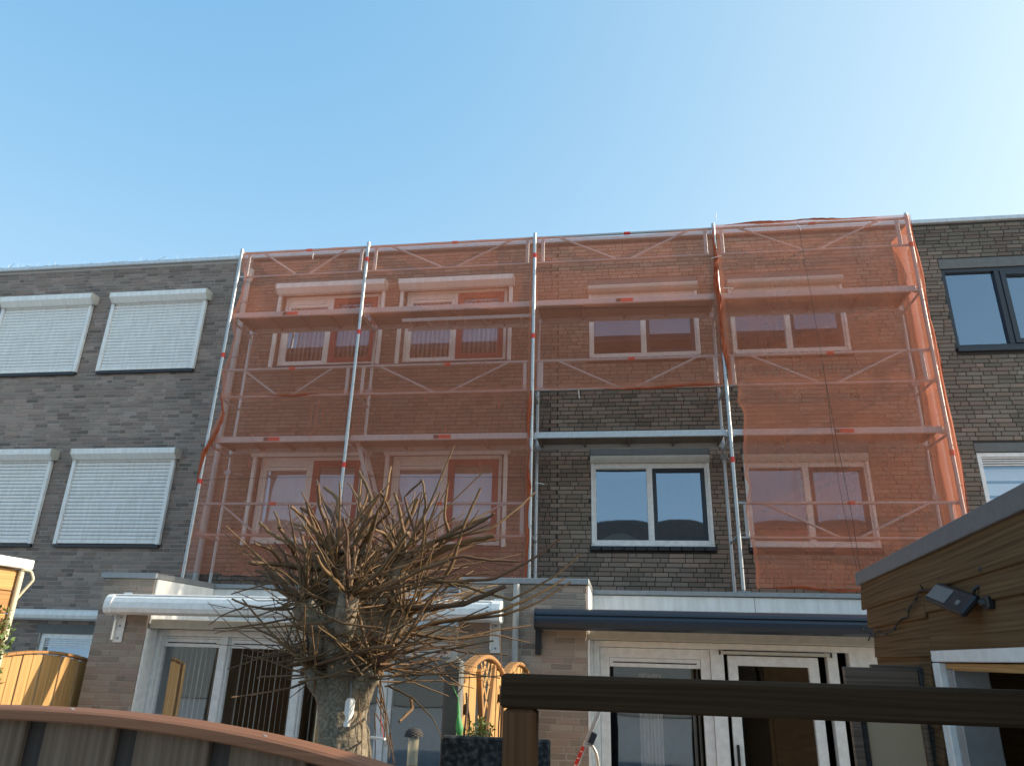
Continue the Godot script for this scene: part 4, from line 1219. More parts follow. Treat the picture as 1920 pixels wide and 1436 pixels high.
func pollard() -> void:
	var t := thing("pollard_tree", Vector3(-1.361, 0.253, -3.901), "pollarded bare tree with a burst of cut brown shoots", "tree")
	var b := MB.new()
	lumpy(b, [Vector3(-1.335, 0.235, -3.901), Vector3(-1.353, 0.860, -3.901), Vector3(-1.379, 1.380, -3.901), Vector3(-1.422, 1.683, -3.901), Vector3(-1.439, 1.943, -3.901), Vector3(-1.457, 2.203, -3.901)], [0.167, 0.144, 0.132, 0.132, 0.167, 0.087], 26, 0.22, 2)
	put(t, "trunk", b.mesh(), M.bark)
	var limbs := [
		[[Vector3(-1.448, 1.943, -3.884), Vector3(-1.483, 2.160, -3.858), Vector3(-1.491, 2.333, -3.841)], [0.113, 0.074, 0.054]],
		[[Vector3(-1.387, 1.744, -3.901), Vector3(-1.257, 1.943, -3.884), Vector3(-1.136, 2.091, -3.858)], [0.095, 0.074, 0.052]],
		[[Vector3(-1.457, 1.813, -3.867), Vector3(-1.561, 2.004, -3.797), Vector3(-1.647, 2.125, -3.745)], [0.095, 0.069, 0.061]],
		[[Vector3(-1.405, 1.857, -3.832), Vector3(-1.387, 2.030, -3.711), Vector3(-1.353, 2.160, -3.641)], [0.078, 0.061, 0.052]],
		[[Vector3(-1.439, 1.857, -3.971), Vector3(-1.405, 2.073, -4.092), Vector3(-1.344, 2.247, -4.162)], [0.087, 0.065, 0.052]],
		[[Vector3(-1.474, 1.900, -3.971), Vector3(-1.613, 2.073, -4.075), Vector3(-1.717, 2.177, -4.144)], [0.078, 0.061, 0.048]],
		[[Vector3(-1.344, 1.657, -3.849), Vector3(-1.266, 1.761, -3.780), Vector3(-1.214, 1.813, -3.737)], [0.069, 0.061, 0.048]],
		[[Vector3(-1.465, 1.623, -3.849), Vector3(-1.535, 1.744, -3.789), Vector3(-1.569, 1.813, -3.763)], [0.069, 0.056, 0.043]],
		[[Vector3(-1.300, 1.987, -3.875), Vector3(-1.231, 2.212, -3.901), Vector3(-1.162, 2.386, -3.919)], [0.069, 0.048, 0.039]]]
	for i in limbs.size():
		b = MB.new()
		lumpy(b, limbs[i][0], limbs[i][1], 14, 0.34, 20 + i)
		put(t, "limb", b.mesh(), M.bark)
	var tint := func() -> Color:
		var k := rng.randf_range(0.55, 1.45)
		return Color(k, k * rng.randf_range(0.86, 1.04), k * rng.randf_range(0.7, 1.15))
	var drawn := [
		[0.02, 0.013, [Vector3(-1.457, 2.195, -3.806), Vector3(-1.561, 2.351, -3.797), Vector3(-1.630, 2.490, -3.789), Vector3(-1.656, 2.542, -3.780), Vector3(-1.708, 2.663, -3.771)]],
		[0.016, 0.011, [Vector3(-1.465, 2.229, -3.806), Vector3(-1.509, 2.342, -3.745), Vector3(-1.526, 2.481, -3.693), Vector3(-1.526, 2.550, -3.633)]],
		[0.022, 0.016, [Vector3(-1.491, 2.333, -3.858), Vector3(-1.569, 2.490, -3.936), Vector3(-1.621, 2.724, -4.006), Vector3(-1.743, 2.819, -4.084)]],
		[0.021, 0.013, [Vector3(-1.483, 2.386, -3.806), Vector3(-1.595, 2.594, -3.928), Vector3(-1.725, 2.715, -4.058), Vector3(-1.847, 2.880, -4.188)]],
		[0.016, 0.01, [Vector3(-1.474, 2.351, -3.954), Vector3(-1.483, 2.533, -3.980), Vector3(-1.491, 2.845, -4.006)]],
		[0.024, 0.013, [Vector3(-1.413, 2.299, -3.841), Vector3(-1.396, 2.429, -3.919), Vector3(-1.413, 2.732, -3.997), Vector3(-1.543, 2.914, -4.084)]],
		[0.016, 0.01, [Vector3(-1.353, 2.455, -3.823), Vector3(-1.274, 2.576, -3.702), Vector3(-1.188, 2.654, -3.572), Vector3(-1.31, 2.91, -3.98)]],
		[0.022, 0.015, [Vector3(-1.561, 2.273, -3.971), Vector3(-1.665, 2.351, -3.945), Vector3(-1.847, 2.472, -3.919), Vector3(-1.907, 2.542, -3.893)]],
		[0.02, 0.015, [Vector3(-1.691, 2.377, -4.006), Vector3(-1.916, 2.481, -4.032), Vector3(-2.037, 2.533, -4.066), Vector3(-2.133, 2.602, -4.092)]],
		[0.016, 0.011, [Vector3(-1.734, 2.316, -3.997), Vector3(-1.743, 2.333, -3.875), Vector3(-1.751, 2.403, -3.763), Vector3(-1.725, 2.420, -3.641)]],
		[0.022, 0.017, [Vector3(-1.621, 2.316, -3.919), Vector3(-1.699, 2.307, -3.797), Vector3(-1.812, 2.316, -3.685), Vector3(-1.881, 2.307, -3.563)]],
		[0.014, 0.009, [Vector3(-1.708, 2.316, -3.841), Vector3(-1.769, 2.316, -3.745), Vector3(-1.821, 2.386, -3.650), Vector3(-1.864, 2.403, -3.555)]],
		[0.018, 0.012, [Vector3(-1.595, 2.299, -3.971), Vector3(-1.786, 2.550, -4.136), Vector3(-1.994, 2.602, -4.300)]],
		[0.018, 0.013, [Vector3(-1.682, 2.516, -3.884), Vector3(-1.812, 2.568, -4.014), Vector3(-1.959, 2.611, -4.136)]],
		[0.014, 0.008, [Vector3(-1.881, 2.533, -3.849), Vector3(-1.916, 2.585, -3.893), Vector3(-1.968, 2.637, -3.928)]],
		[0.013, 0.008, [Vector3(-1.457, 2.342, -3.893), Vector3(-1.327, 2.507, -3.780), Vector3(-1.188, 2.585, -3.667), Vector3(-1.214, 2.680, -3.555)]],
		[0.013, 0.008, [Vector3(-1.396, 2.490, -3.893), Vector3(-1.509, 2.732, -4.049), Vector3(-1.647, 2.871, -4.205)]],
		[0.024, 0.018, [Vector3(-1.266, 2.412, -3.971), Vector3(-1.214, 2.533, -3.962), Vector3(-1.153, 2.620, -3.945), Vector3(-1.118, 2.715, -3.936)]],
		[0.016, 0.009, [Vector3(-1.058, 2.403, -3.893), Vector3(-1.040, 2.481, -3.867), Vector3(-1.049, 2.568, -3.841), Vector3(-1.040, 2.672, -3.815), Vector3(-1.058, 2.784, -3.789)]],
		[0.016, 0.01, [Vector3(-0.980, 2.429, -3.919), Vector3(-0.919, 2.524, -3.884), Vector3(-0.936, 2.602, -3.841), Vector3(-0.919, 2.767, -3.806)]],
		[0.016, 0.01, [Vector3(-0.928, 2.290, -3.919), Vector3(-0.884, 2.368, -3.901), Vector3(-0.841, 2.524, -3.875), Vector3(-0.798, 2.620, -3.849), Vector3(-0.737, 2.750, -3.823)]],
		[0.016, 0.007, [Vector3(-1.144, 2.377, -3.849), Vector3(-1.032, 2.464, -3.910), Vector3(-0.702, 2.550, -3.971), Vector3(-0.564, 2.672, -4.032), Vector3(-0.468, 2.784, -4.092)]],
		[0.028, 0.02, [Vector3(-1.118, 2.316, -3.928), Vector3(-0.936, 2.438, -3.928), Vector3(-0.789, 2.481, -3.928), Vector3(-0.668, 2.507, -3.928)]],
		[0.018, 0.014, [Vector3(-1.170, 2.238, -3.867), Vector3(-1.084, 2.316, -3.928), Vector3(-0.945, 2.403, -3.988), Vector3(-0.815, 2.472, -4.058)]],
		[0.016, 0.007, [Vector3(-1.136, 2.255, -3.893), Vector3(-0.824, 2.255, -3.867), Vector3(-0.642, 2.273, -3.841), Vector3(-0.433, 2.377, -3.815), Vector3(-0.295, 2.472, -3.789)]],
		[0.013, 0.006, [Vector3(-1.058, 2.281, -3.823), Vector3(-0.798, 2.229, -3.849), Vector3(-0.564, 2.169, -3.875), Vector3(-0.355, 2.281, -3.901), Vector3(-0.199, 2.412, -3.928)]],
		[0.016, 0.008, [Vector3(-1.205, 1.961, -3.875), Vector3(-0.988, 2.047, -3.936), Vector3(-0.633, 2.117, -3.997), Vector3(-0.425, 2.221, -4.058), Vector3(-0.303, 2.299, -4.110)]],
		[0.014, 0.007, [Vector3(-1.188, 1.978, -3.901), Vector3(-0.936, 2.056, -3.962), Vector3(-0.624, 2.099, -4.023), Vector3(-0.433, 2.177, -4.084), Vector3(-0.269, 2.290, -4.153)]],
		[0.024, 0.018, [Vector3(-1.231, 2.117, -3.815), Vector3(-1.014, 2.117, -3.823), Vector3(-0.806, 2.143, -3.841), Vector3(-0.702, 2.186, -3.858), Vector3(-0.590, 2.238, -3.867)]],
		[0.02, 0.014, [Vector3(-1.153, 2.299, -3.832), Vector3(-0.997, 2.455, -3.858), Vector3(-0.841, 2.550, -3.875), Vector3(-0.702, 2.602, -3.901)]],
		[0.015, 0.009, [Vector3(-0.997, 2.333, -3.815), Vector3(-0.824, 2.386, -3.841), Vector3(-0.676, 2.368, -3.867), Vector3(-0.520, 2.368, -3.893)]],
		[0.013, 0.008, [Vector3(-1.101, 2.472, -3.936), Vector3(-1.188, 2.715, -3.910), Vector3(-1.084, 2.810, -3.884)]],
		[0.014, 0.008, [Vector3(-0.971, 2.464, -3.832), Vector3(-0.806, 2.498, -3.737), Vector3(-0.676, 2.542, -3.641), Vector3(-0.607, 2.559, -3.546)]],
		[0.012, 0.006, [Vector3(-1.188, 1.995, -3.884), Vector3(-0.884, 1.969, -3.988), Vector3(-0.685, 2.021, -4.101), Vector3(-0.494, 2.056, -4.205)]],
		[0.01, 0.005, [Vector3(-1.448, 1.848, -3.884), Vector3(-1.682, 1.770, -3.945), Vector3(-1.942, 1.753, -4.014), Vector3(-2.003, 1.744, -4.084)]],
		[0.01, 0.005, [Vector3(-1.483, 1.805, -3.849), Vector3(-1.647, 1.718, -3.754), Vector3(-1.751, 1.692, -3.650), Vector3(-1.855, 1.675, -3.546)]],
		[0.008, 0.004, [Vector3(-1.413, 1.917, -3.901), Vector3(-1.500, 1.943, -3.875), Vector3(-1.630, 1.883, -3.841), Vector3(-1.786, 1.813, -3.815)]],
		[0.009, 0.004, [Vector3(-1.639, 1.961, -3.988), Vector3(-1.803, 1.909, -3.980), Vector3(-1.994, 1.831, -3.971), Vector3(-2.124, 1.787, -3.962)]],
		[0.012, 0.008, [Vector3(-1.656, 2.117, -3.980), Vector3(-1.907, 2.099, -3.945), Vector3(-2.046, 2.117, -3.919), Vector3(-2.124, 2.151, -3.893)]],
		[0.009, 0.005, [Vector3(-1.717, 2.065, -3.928), Vector3(-1.907, 2.021, -3.858), Vector3(-2.037, 1.995, -3.789), Vector3(-2.107, 1.987, -3.719)]],
		[0.009, 0.005, [Vector3(-1.708, 2.030, -3.997), Vector3(-1.959, 2.013, -4.101), Vector3(-2.194, 2.004, -4.196), Vector3(-2.419, 1.978, -4.300)]],
		[0.008, 0.004, [Vector3(-1.751, 2.134, -3.867), Vector3(-1.959, 2.056, -3.858), Vector3(-2.150, 2.056, -3.849)]],
		[0.007, 0.004, [Vector3(-2.037, 2.108, -3.884), Vector3(-2.089, 2.056, -3.754), Vector3(-2.072, 2.004, -3.615)]],
		[0.008, 0.003, [Vector3(-1.474, 1.770, -3.901), Vector3(-1.535, 1.770, -3.823), Vector3(-1.587, 1.718, -3.745), Vector3(-1.613, 1.675, -3.659)]],
		[0.012, 0.009, [Vector3(-1.066, 1.675, -3.901), Vector3(-1.014, 1.640, -3.737), Vector3(-1.023, 1.597, -3.563)]],
		[0.008, 0.003, [Vector3(-1.222, 1.822, -3.867), Vector3(-1.084, 1.761, -3.962), Vector3(-0.936, 1.761, -4.049), Vector3(-0.789, 1.727, -4.144)]],
		[0.008, 0.003, [Vector3(-1.205, 1.735, -3.928), Vector3(-1.040, 1.683, -3.832), Vector3(-0.910, 1.605, -3.737), Vector3(-0.832, 1.527, -3.641)]],
		[0.008, 0.003, [Vector3(-1.214, 1.874, -3.936), Vector3(-0.988, 1.831, -4.014), Vector3(-0.841, 1.735, -4.092), Vector3(-0.902, 1.683, -4.179)]],
	]
	for q in drawn:
		b = MB.new()
		shoot(b, q[2], q[0] * 0.70, q[1] * 0.62, 8, tint.call())
		put(t, "shoot", b.mesh(), M.shoot)
	# further cut shoots, each a branch of its own
	var knobs := []
	for l in limbs: knobs.append(l[0][2])
	for i in 60:
		var k: Vector3 = knobs[rng.randi() % knobs.size()]
		var az := rng.randf() * TAU
		var el := deg_to_rad(rng.randf_range(8, 80))
		var d := Vector3(cos(az) * cos(el), sin(el), sin(az) * cos(el))
		if d.x > 0: d.x *= 1.25
		var len := rng.randf_range(0.22, 0.45) * (1.2 if d.x > 0.5 else 1.0)
		var side := d.cross(Vector3(rng.randfn(), rng.randfn(), rng.randfn())).normalized()
		b = MB.new()
		shoot(b, [k - d * 0.05, k + d * len * 0.4 + side * len * 0.03, k + d * len * 0.75 + Vector3.UP * len * 0.05, k + d * len + side * len * rng.randf_range(-0.10, 0.10) + Vector3.UP * len * 0.06], rng.randf_range(0.0085, 0.015), rng.randf_range(0.005, 0.009), 7, tint.call())
		put(t, "shoot", b.mesh(), M.shoot)
	# thin growth: too fine to tell apart
	b = MB.new()
	for i in 260:
		var k: Vector3 = knobs[rng.randi() % knobs.size()] + Vector3(rng.randfn(), rng.randfn(), rng.randfn()) * 0.045
		if i % 3 == 0: k.y = rng.randf_range(1.80, 2.10)
		var az := rng.randf() * TAU
		if i % 4 and sin(az) > 0.2: az = (rng.randf_range(-0.55, 0.25) if i % 2 else PI + rng.randf_range(-0.25, 0.55))
		var el := deg_to_rad(rng.randf_range(-16, 30) if i % 4 else rng.randf_range(20, 75))
		var d := Vector3(cos(az) * cos(el), sin(el), sin(az) * cos(el))
		if el < 0.15 and d.x > 0.0 and i % 3: d.y += 0.3
		d = d.normalized()
		var len := rng.randf_range(0.26, 0.68) * (0.62 if el > 0.5 else 1.0)
		if d.x > 0.4: len *= 1.12
		var side := d.cross(Vector3(rng.randfn(), rng.randfn(), rng.randfn())).normalized()
		var w1 := rng.randf_range(-0.09, 0.09) * len
		var lift := rng.randf_range(-0.07, 0.12) * len
		var p := [k, k + d * len * 0.35 + side * w1 * 0.5 + Vector3.DOWN * len * 0.04, k + d * len * 0.7 + side * w1 - Vector3.UP * lift * 0.3, k + d * len + side * w1 * 0.6 + Vector3.UP * lift]
		var r0 := rng.randf_range(0.003, 0.0072)
		var col: Color = tint.call()
		shoot(b, p, r0, r0 * 0.45, 5, col)
		for s in rng.randi_range(0, 2):
			var u := rng.randf_range(0.35, 0.9)
			var o: Vector3 = p[0].lerp(p[3], u) if u < 0.5 else p[2].lerp(p[3], (u - 0.66) * 2.0) if u > 0.66 else p[1].lerp(p[2], (u - 0.33) * 3.0)
			var e := (d + Vector3(rng.randfn(), rng.randfn(), rng.randfn()) * 0.7).normalized()
			var m := rng.randf_range(0.08, 0.26)
			shoot(b, [o, o + e * m * 0.5 + side * 0.01, o + e * m + Vector3.UP * 0.03 * rng.randfn()], r0 * 0.5, r0 * 0.25, 4, col)
	# straight young rods between the stubs
	for i in 130:
		var k: Vector3 = knobs[rng.randi() % knobs.size()] + Vector3(rng.randfn(), rng.randfn(), rng.randfn()) * 0.04
		var az := rng.randf() * TAU
		var el := deg_to_rad(rng.randf_range(2, 62))
		var d := Vector3(cos(az) * cos(el), sin(el), sin(az) * cos(el) * 0.8).normalized()
		if d.z > 0.3 and d.y < 0.5: d.z = -d.z
		var len := rng.randf_range(0.3, 0.6) * (1.25 if d.x > 0.4 else 1.0)
		var bend := d.cross(Vector3(rng.randfn(), rng.randfn(), rng.randfn())).normalized() * len * 0.03
		var r0 := rng.randf_range(0.004, 0.0075)
		shoot(b, [k, k + d * len * 0.5 + bend, k + d * len], r0, r0 * 0.6, 6, tint.call())
	# suckers hanging down the sunny side of the trunk
	for i in 14:
		var an := rng.randf_range(-0.9, 1.2)
		var y := rng.randf_range(1.6, 1.86)
		var o := Vector3(-1.387 + 0.14 * cos(an), y, -3.9 + 0.14 * sin(an))
		var m := rng.randf_range(0.18, 0.42)
		var out := Vector3(cos(an), 0, sin(an)) * rng.randf_range(0.02, 0.14)
		shoot(b, [o, o + out * 0.6 + Vector3.DOWN * m * 0.4, o + out + Vector3.DOWN * m], 0.0038, 0.0017, 5, tint.call())
	tag(put(t, "crown", b.mesh(), M.shoot), "", "", "", "stuff")


# ---------------------------------------------------------------- gardens

func arch_fence_x(f: Node, x: float, za: float, zb: float, y_end: float, rise: float, n: int, wood: Material, cap: Material, skip := Vector2(9, 9)) -> void:
	# a panel of upright boards along z with an arched top
	var w := (zb - za) / n
	var top := func(z: float) -> float:
		var t := (z - za) / (zb - za) * 2.0 - 1.0
		return y_end + rise * (1.0 - t * t)
	for i in n:
		var z := za + (i + 0.5) * w
		if z > skip.x and z < skip.y: continue
		var h: float = top.call(z) - 0.015
		plank(f, "plank", Vector3(x + (0.002 if i % 2 else -0.004), 0.05, z), Vector3(x + (0.002 if i % 2 else -0.004), h, z), Vector3.BACK, w - 0.012, 0.018, wood, 0.003)
	for i in 16:
		var a := lerpf(za, zb, i / 16.0)
		var e := lerpf(za, zb, (i + 1) / 16.0)
		plank(f, "cap_rail", Vector3(x, top.call(a) + 0.008, a), Vector3(x, top.call(e) + 0.008, e + 0.002), Vector3.RIGHT, 0.075, 0.03, cap, 0.006)
	for y in [0.35, 1.1]:
		plank(f, "back_rail", Vector3(x - 0.035, y, za), Vector3(x - 0.035, y, zb), Vector3.UP, 0.07, 0.03, wood)


func leaves(b: MB, at: Vector3, r: Vector3, n: int, size: float) -> void:
	for i in n:
		var d := Vector3(rng.randfn(), rng.randfn(), rng.randfn()).normalized() * pow(rng.randf(), 0.4)
		var o := at + d * r
		var u := Vector3(rng.randfn(), rng.randfn(), rng.randfn()).normalized()
		var w := u.cross(Vector3(rng.randfn(), rng.randfn(), rng.randfn())).normalized()
		var s := size * rng.randf_range(0.6, 1.3)
		var k := rng.randf_range(0.6, 1.7)
		b.face([o - u * s, o - w * s * 0.4, o + u * s, o + w * s * 0.4], w.cross(u), Color(k, k, k * rng.randf_range(0.7, 1.1)))


func gardens() -> void:
	# fence in front of the viewer: arched top, brown cap
	var f := thing("garden_fence", Vector3(-1.6, 0, -2.0), "dark brown fence with an arched capped top, nearest the viewer", "fence", "garden fences")
	var x0 := -2.95
	var x1 := -0.25
	var arch := func(x: float) -> float: return 1.727 - 0.082 * pow((x + 1.62), 2.0) - 0.018 * pow(absf(x + 1.62), 3.0)
	var i := 0
	var x := x0
	while x < x1:
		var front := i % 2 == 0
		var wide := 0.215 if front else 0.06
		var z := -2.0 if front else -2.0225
		plank(f, "plank", Vector3(x + wide * 0.5, 0.04, z), Vector3(x + wide * 0.5, arch.call(x + wide * 0.5) - 0.022, z), Vector3.RIGHT, wide if front else 0.16, 0.02, M.fence_brown if front else M.fence_deep, 0.003)  # recessed boards take a darker wood, the gap shade painted into their colour
		x += wide
		i += 1
	for y in [0.4, 1.25]:
		plank(f, "back_rail", Vector3(x0, y, -2.06), Vector3(x1, y, -2.06), Vector3.UP, 0.07, 0.035, M.fence_brown)
	# the cap bends in one piece over the boards
	var b := MB.new()
	var n := 48
	for k in n:
		var a := lerpf(x0, x1, float(k) / n)
		var e := lerpf(x0, x1, float(k + 1) / n)
		var ya: float = arch.call(a)
		var ye: float = arch.call(e)
		var prof := [Vector2(-2.055, -0.030), Vector2(-2.055, -0.004), Vector2(-2.048, 0.002), Vector2(-1.962, 0.002), Vector2(-1.955, -0.004), Vector2(-1.955, -0.026), Vector2(-1.959, -0.030)]
		for q in prof.size():
			var c: Vector2 = prof[q]
			var d: Vector2 = prof[(q + 1) % prof.size()]
			var out := Vector3(0, -(d - c).x, (d - c).y) * -1.0
			b.face([Vector3(a, ya + c.y, c.x), Vector3(e, ye + c.y, c.x), Vector3(e, ye + d.y, d.x), Vector3(a, ya + d.y, d.x)], out)
	put(f, "cap_rail", b.mesh(), M.cap_brown)
	for px in [-1.5, -0.93, -0.55]:
		pipe(f, "screw", Vector3(px, arch.call(px) + 0.001, -1.985), Vector3(px + 0.001, arch.call(px) + 0.0035, -1.985), 0.006, M.zinc, 8)

	# open rail fence to the right of it
	f = thing("rail_fence", Vector3(-0.2, 0, -1.55), "dark weathered beam on a square post, crossing in front of the white doors", "fence", "garden fences")
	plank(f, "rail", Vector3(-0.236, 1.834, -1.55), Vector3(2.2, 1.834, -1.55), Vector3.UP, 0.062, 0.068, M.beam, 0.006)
	plank(f, "post", Vector3(-0.198, 0.0, -1.55), Vector3(-0.198, 1.802, -1.55), Vector3.RIGHT, 0.064, 0.064, M.post_brown, 0.006)
	plank(f, "post", Vector3(2.1, 0.0, -1.55), Vector3(2.1, 1.802, -1.55), Vector3.RIGHT, 0.064, 0.064, M.post_brown, 0.006)

	# light fence along the left garden
	f = thing("garden_fence", Vector3(-6.0, 0, -7.3), "light wooden arched fence beside the shuttered house", "fence", "garden fences")
	arch_fence_x(f, -6.0, -8.14, -6.34, 1.675, 0.115, 13, M.oak, M.oak_dark)
	plank(f, "post", Vector3(-6.0, 0, -8.19), Vector3(-6.0, 1.67, -8.19), Vector3.RIGHT, 0.07, 0.07, M.oak)
	plank(f, "post", Vector3(-6.0, 0, -6.29), Vector3(-6.0, 1.67, -6.29), Vector3.RIGHT, 0.07, 0.07, M.oak)

	# light fence between the two gardens, with a trellis in its top
	f = thing("garden_fence", Vector3(-0.95, 0, -6.1), "light wooden arched fence with a trellis opening, beside the dark beam", "fence", "garden fences")
	arch_fence_x(f, -0.95, -6.12, -4.52, 1.74, 0.135, 12, M.oak, M.oak_dark, Vector2(-5.62, -5.05))
	arch_fence_x(f, -0.95, -7.80, -6.22, 1.71, 0.11, 12, M.oak, M.oak_dark)
	for z in [-6.17, -4.46]:
		plank(f, "post", Vector3(-0.95, 0, z), Vector3(-0.95, 1.72, z), Vector3.RIGHT, 0.07, 0.07, M.oak)
	for z in [-5.64, -5.04]:
		plank(f, "trellis_frame", Vector3(-0.93, 1.80 if z > -5.3 else 1.82, z), Vector3(-0.93, 1.22, -5.33), Vector3.BACK, 0.045, 0.035, M.oak_dark)
	for q in [[-5.60, 1.78, -5.2, 1.35], [-5.50, 1.84, -5.14, 1.5], [-5.08, 1.78, -5.45, 1.35], [-5.18, 1.84, -5.53, 1.5], [-5.30, 1.85, -5.58, 1.65], [-5.36, 1.85, -5.10, 1.65]]:
		plank(f, "trellis_slat", Vector3(-0.945, q[1], q[0]), Vector3(-0.945, q[3], q[2]), Vector3.BACK, 0.022, 0.01, M.oak)
	plank(f, "plank", Vector3(-0.985, 0.05, -5.33), Vector3(-0.985, 1.22, -5.33), Vector3.BACK, 0.57, 0.014, M.oak)

	# concrete post and panel in front of that fence
	var c := thing("concrete_post", Vector3(-0.95, 0, -4.36), "grey concrete post at the near end of the trellis fence", "post")
	bar(c, "shaft", Vector3(-1.0, 0, -4.42), Vector3(-0.90, 1.85, -4.32), M.concrete, 0.012)
	var cp := MB.new()
	cp.face([Vector3(-1.0, 1.852, -4.42), Vector3(-0.9, 1.852, -4.42), Vector3(-0.95, 1.89, -4.37)], Vector3(0, 1, -1))
	cp.face([Vector3(-1.0, 1.852, -4.32), Vector3(-0.9, 1.852, -4.32), Vector3(-0.95, 1.89, -4.37)], Vector3(0, 1, 1))
	cp.face([Vector3(-1.0, 1.852, -4.42), Vector3(-1.0, 1.852, -4.32), Vector3(-0.95, 1.89, -4.37)], Vector3(-1, 1, 0))
	cp.face([Vector3(-0.9, 1.852, -4.42), Vector3(-0.9, 1.852, -4.32), Vector3(-0.95, 1.89, -4.37)], Vector3(1, 1, 0))
	put(c, "pointed_top", cp.mesh(), M.concrete)
	c = thing("concrete_slab_fence", Vector3(-0.75, 0, -4.2), "dark mottled concrete panel left of the brown fence post", "wall")
	bar(c, "slab", Vector3(-0.965, 0, -4.24), Vector3(-0.38, 1.487, -4.19), M.mottled, 0.01)
	bar(c, "footing", Vector3(-1.0, -0.02, -4.3), Vector3(-0.35, 0.12, -4.17), M.concrete, 0.01)
	var pl := thing("potted_shrub", Vector3(-0.86, 0, -4.6), "small green shrub in front of the trellis fence", "shrub")
	b = MB.new()
	leaves(b, Vector3(-0.84, 1.46, -4.62), Vector3(0.10, 0.10, 0.13), 260, 0.014)
	leaves(b, Vector3(-0.85, 1.40, -4.75), Vector3(0.08, 0.08, 0.12), 120, 0.014)
	put(pl, "foliage", b.mesh(), M.leaf)
	pipe(pl, "stem", Vector3(-0.85, 0.9, -4.65), Vector3(-0.85, 1.42, -4.65), 0.012, M.shoot)
	b = MB.new()
	b.tube([Vector3(-0.85, 0, -4.65), Vector3(-0.85, 0.9, -4.65)], [0.09, 0.12], 14)
	put(pl, "pot", b.mesh(), M.concrete)
	# green bag of netting on the fence post, a hook rack below it
	var g := thing("net_bag", Vector3(-0.9, 1.5, -4.31), "bright green net bag hanging on the concrete post", "bag")
	b = MB.new()
	lumpy(b, [Vector3(-0.905, 1.67, -4.305), Vector3(-0.90, 1.60, -4.29), Vector3(-0.89, 1.52, -4.285), Vector3(-0.885, 1.47, -4.29)], [0.006, 0.014, 0.019, 0.011], 12, 1.1, 61)
	put(g, "sack", b.mesh(), M.green_net)
	path(g, "string", [Vector3(-0.905, 1.665, -4.305), Vector3(-0.93, 1.70, -4.318), Vector3(-0.95, 1.74, -4.318)], 0.003, M.green_net, 5)
	g = thing("hook_rack", Vector3(-0.93, 1.45, -4.31), "little black toothed rack under the green net bag", "rack")
	bar(g, "back", Vector3(-0.905, 1.36, -4.318), Vector3(-0.893, 1.47, -4.306), M.pvc)
	for k in 5: pipe(g, "tooth", Vector3(-0.90, 1.37 + k * 0.021, -4.31), Vector3(-0.955, 1.372 + k * 0.021, -4.28), 0.0028, M.black_plastic, 6)
	# wrought iron hooks on the fence boards
	for q in [[-4.62, "black scrolled iron hook on the trellis fence beside the concrete post"], [-5.92, "black scrolled iron hook on the trellis fence beside the brown post"]]:
		var z: float = q[0]
		var h := thing("iron_hook", Vector3(-0.93, 1.4, z), q[1], "hook", "iron hooks on the trellis fence")
		for s in [-1.0, 1.0]:
			path(h, "scroll", curve([Vector3(-0.925, 1.68, z), Vector3(-0.915, 1.60, z + s * 0.015), Vector3(-0.91, 1.52, z + s * 0.06), Vector3(-0.915, 1.40, z + s * 0.075), Vector3(-0.915, 1.25, z + s * 0.05)], 5), 0.006, M.rusty, 6)
		bar(h, "mount", Vector3(-0.935, 1.56, z - 0.02), Vector3(-0.91, 1.62, z + 0.02), M.rusty, 0.006)

	# bird feeder and things on the tree
	g = thing("bird_feeder", Vector3(-0.93, 0, -3.5), "tube bird feeder with a round dark textured cap", "bird feeder")
	b = MB.new()
	var ring_n := 20
	var prev := []
	for k in 8:
		var t := k / 7.0
		var rr := 0.040 * sqrt(maxf(0.0, 1.0 - pow(t, 2.2))) + 0.001
		var cur := []
		for s in ring_n:
			var an := TAU * s / ring_n
			var bump := 1.0 + (0.06 if (s + k) % 2 else 0.0)
			cur.append(Vector3(-0.932 + cos(an) * rr * bump, 1.545 + t * 0.038, -3.5 + sin(an) * rr * bump))
		if k:
			for s in ring_n:
				var l := (s + 1) % ring_n
				b.face([prev[s], prev[l], cur[l], cur[s]], (prev[s] + cur[s]) * 0.5 - Vector3(-0.932, 1.53, -3.5))
		else:
			b.face(cur, Vector3.DOWN)
		prev = cur
	put(g, "cap", b.mesh(), M.fence_deep)
	b = MB.new()
	b.tube([Vector3(-0.932, 1.20, -3.5), Vector3(-0.932, 1.545, -3.5)], [0.024, 0.024], 16)
	put(g, "tube", b.mesh(), M.clear_plastic)
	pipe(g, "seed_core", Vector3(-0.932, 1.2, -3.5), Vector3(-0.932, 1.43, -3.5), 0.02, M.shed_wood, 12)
	bar(g, "tray", Vector3(-0.98, 1.18, -3.55), Vector3(-0.885, 1.2, -3.45), M.fence_deep)
	pipe(g, "stake", Vector3(-0.932, 0, -3.5), Vector3(-0.932, 1.18, -3.5), 0.012, M.fence_deep)
	g = thing("feeder_bottle", Vector3(-1.318, 1.553, -3.737), "white bottle hanging against the tree trunk", "bottle")
	b = MB.new()
	b.tube([Vector3(-1.331, 1.553, -3.724), Vector3(-1.331, 1.566, -3.724), Vector3(-1.327, 1.588, -3.724), Vector3(-1.327, 1.610, -3.724), Vector3(-1.325, 1.666, -3.724), Vector3(-1.325, 1.679, -3.724)], [0.016, 0.018, 0.013, 0.023, 0.024, 0.014], 14)
	put(g, "body", b.mesh(), M.white)
	path(g, "wire", [Vector3(-1.325, 1.679, -3.724), Vector3(-1.331, 1.727, -3.737), Vector3(-1.344, 1.761, -3.754)], 0.002, M.zinc, 5)
	g = thing("perch_peg", Vector3(-1.179, 1.501, -3.815), "short white peg with a red thread on the sunny side of the trunk", "peg")
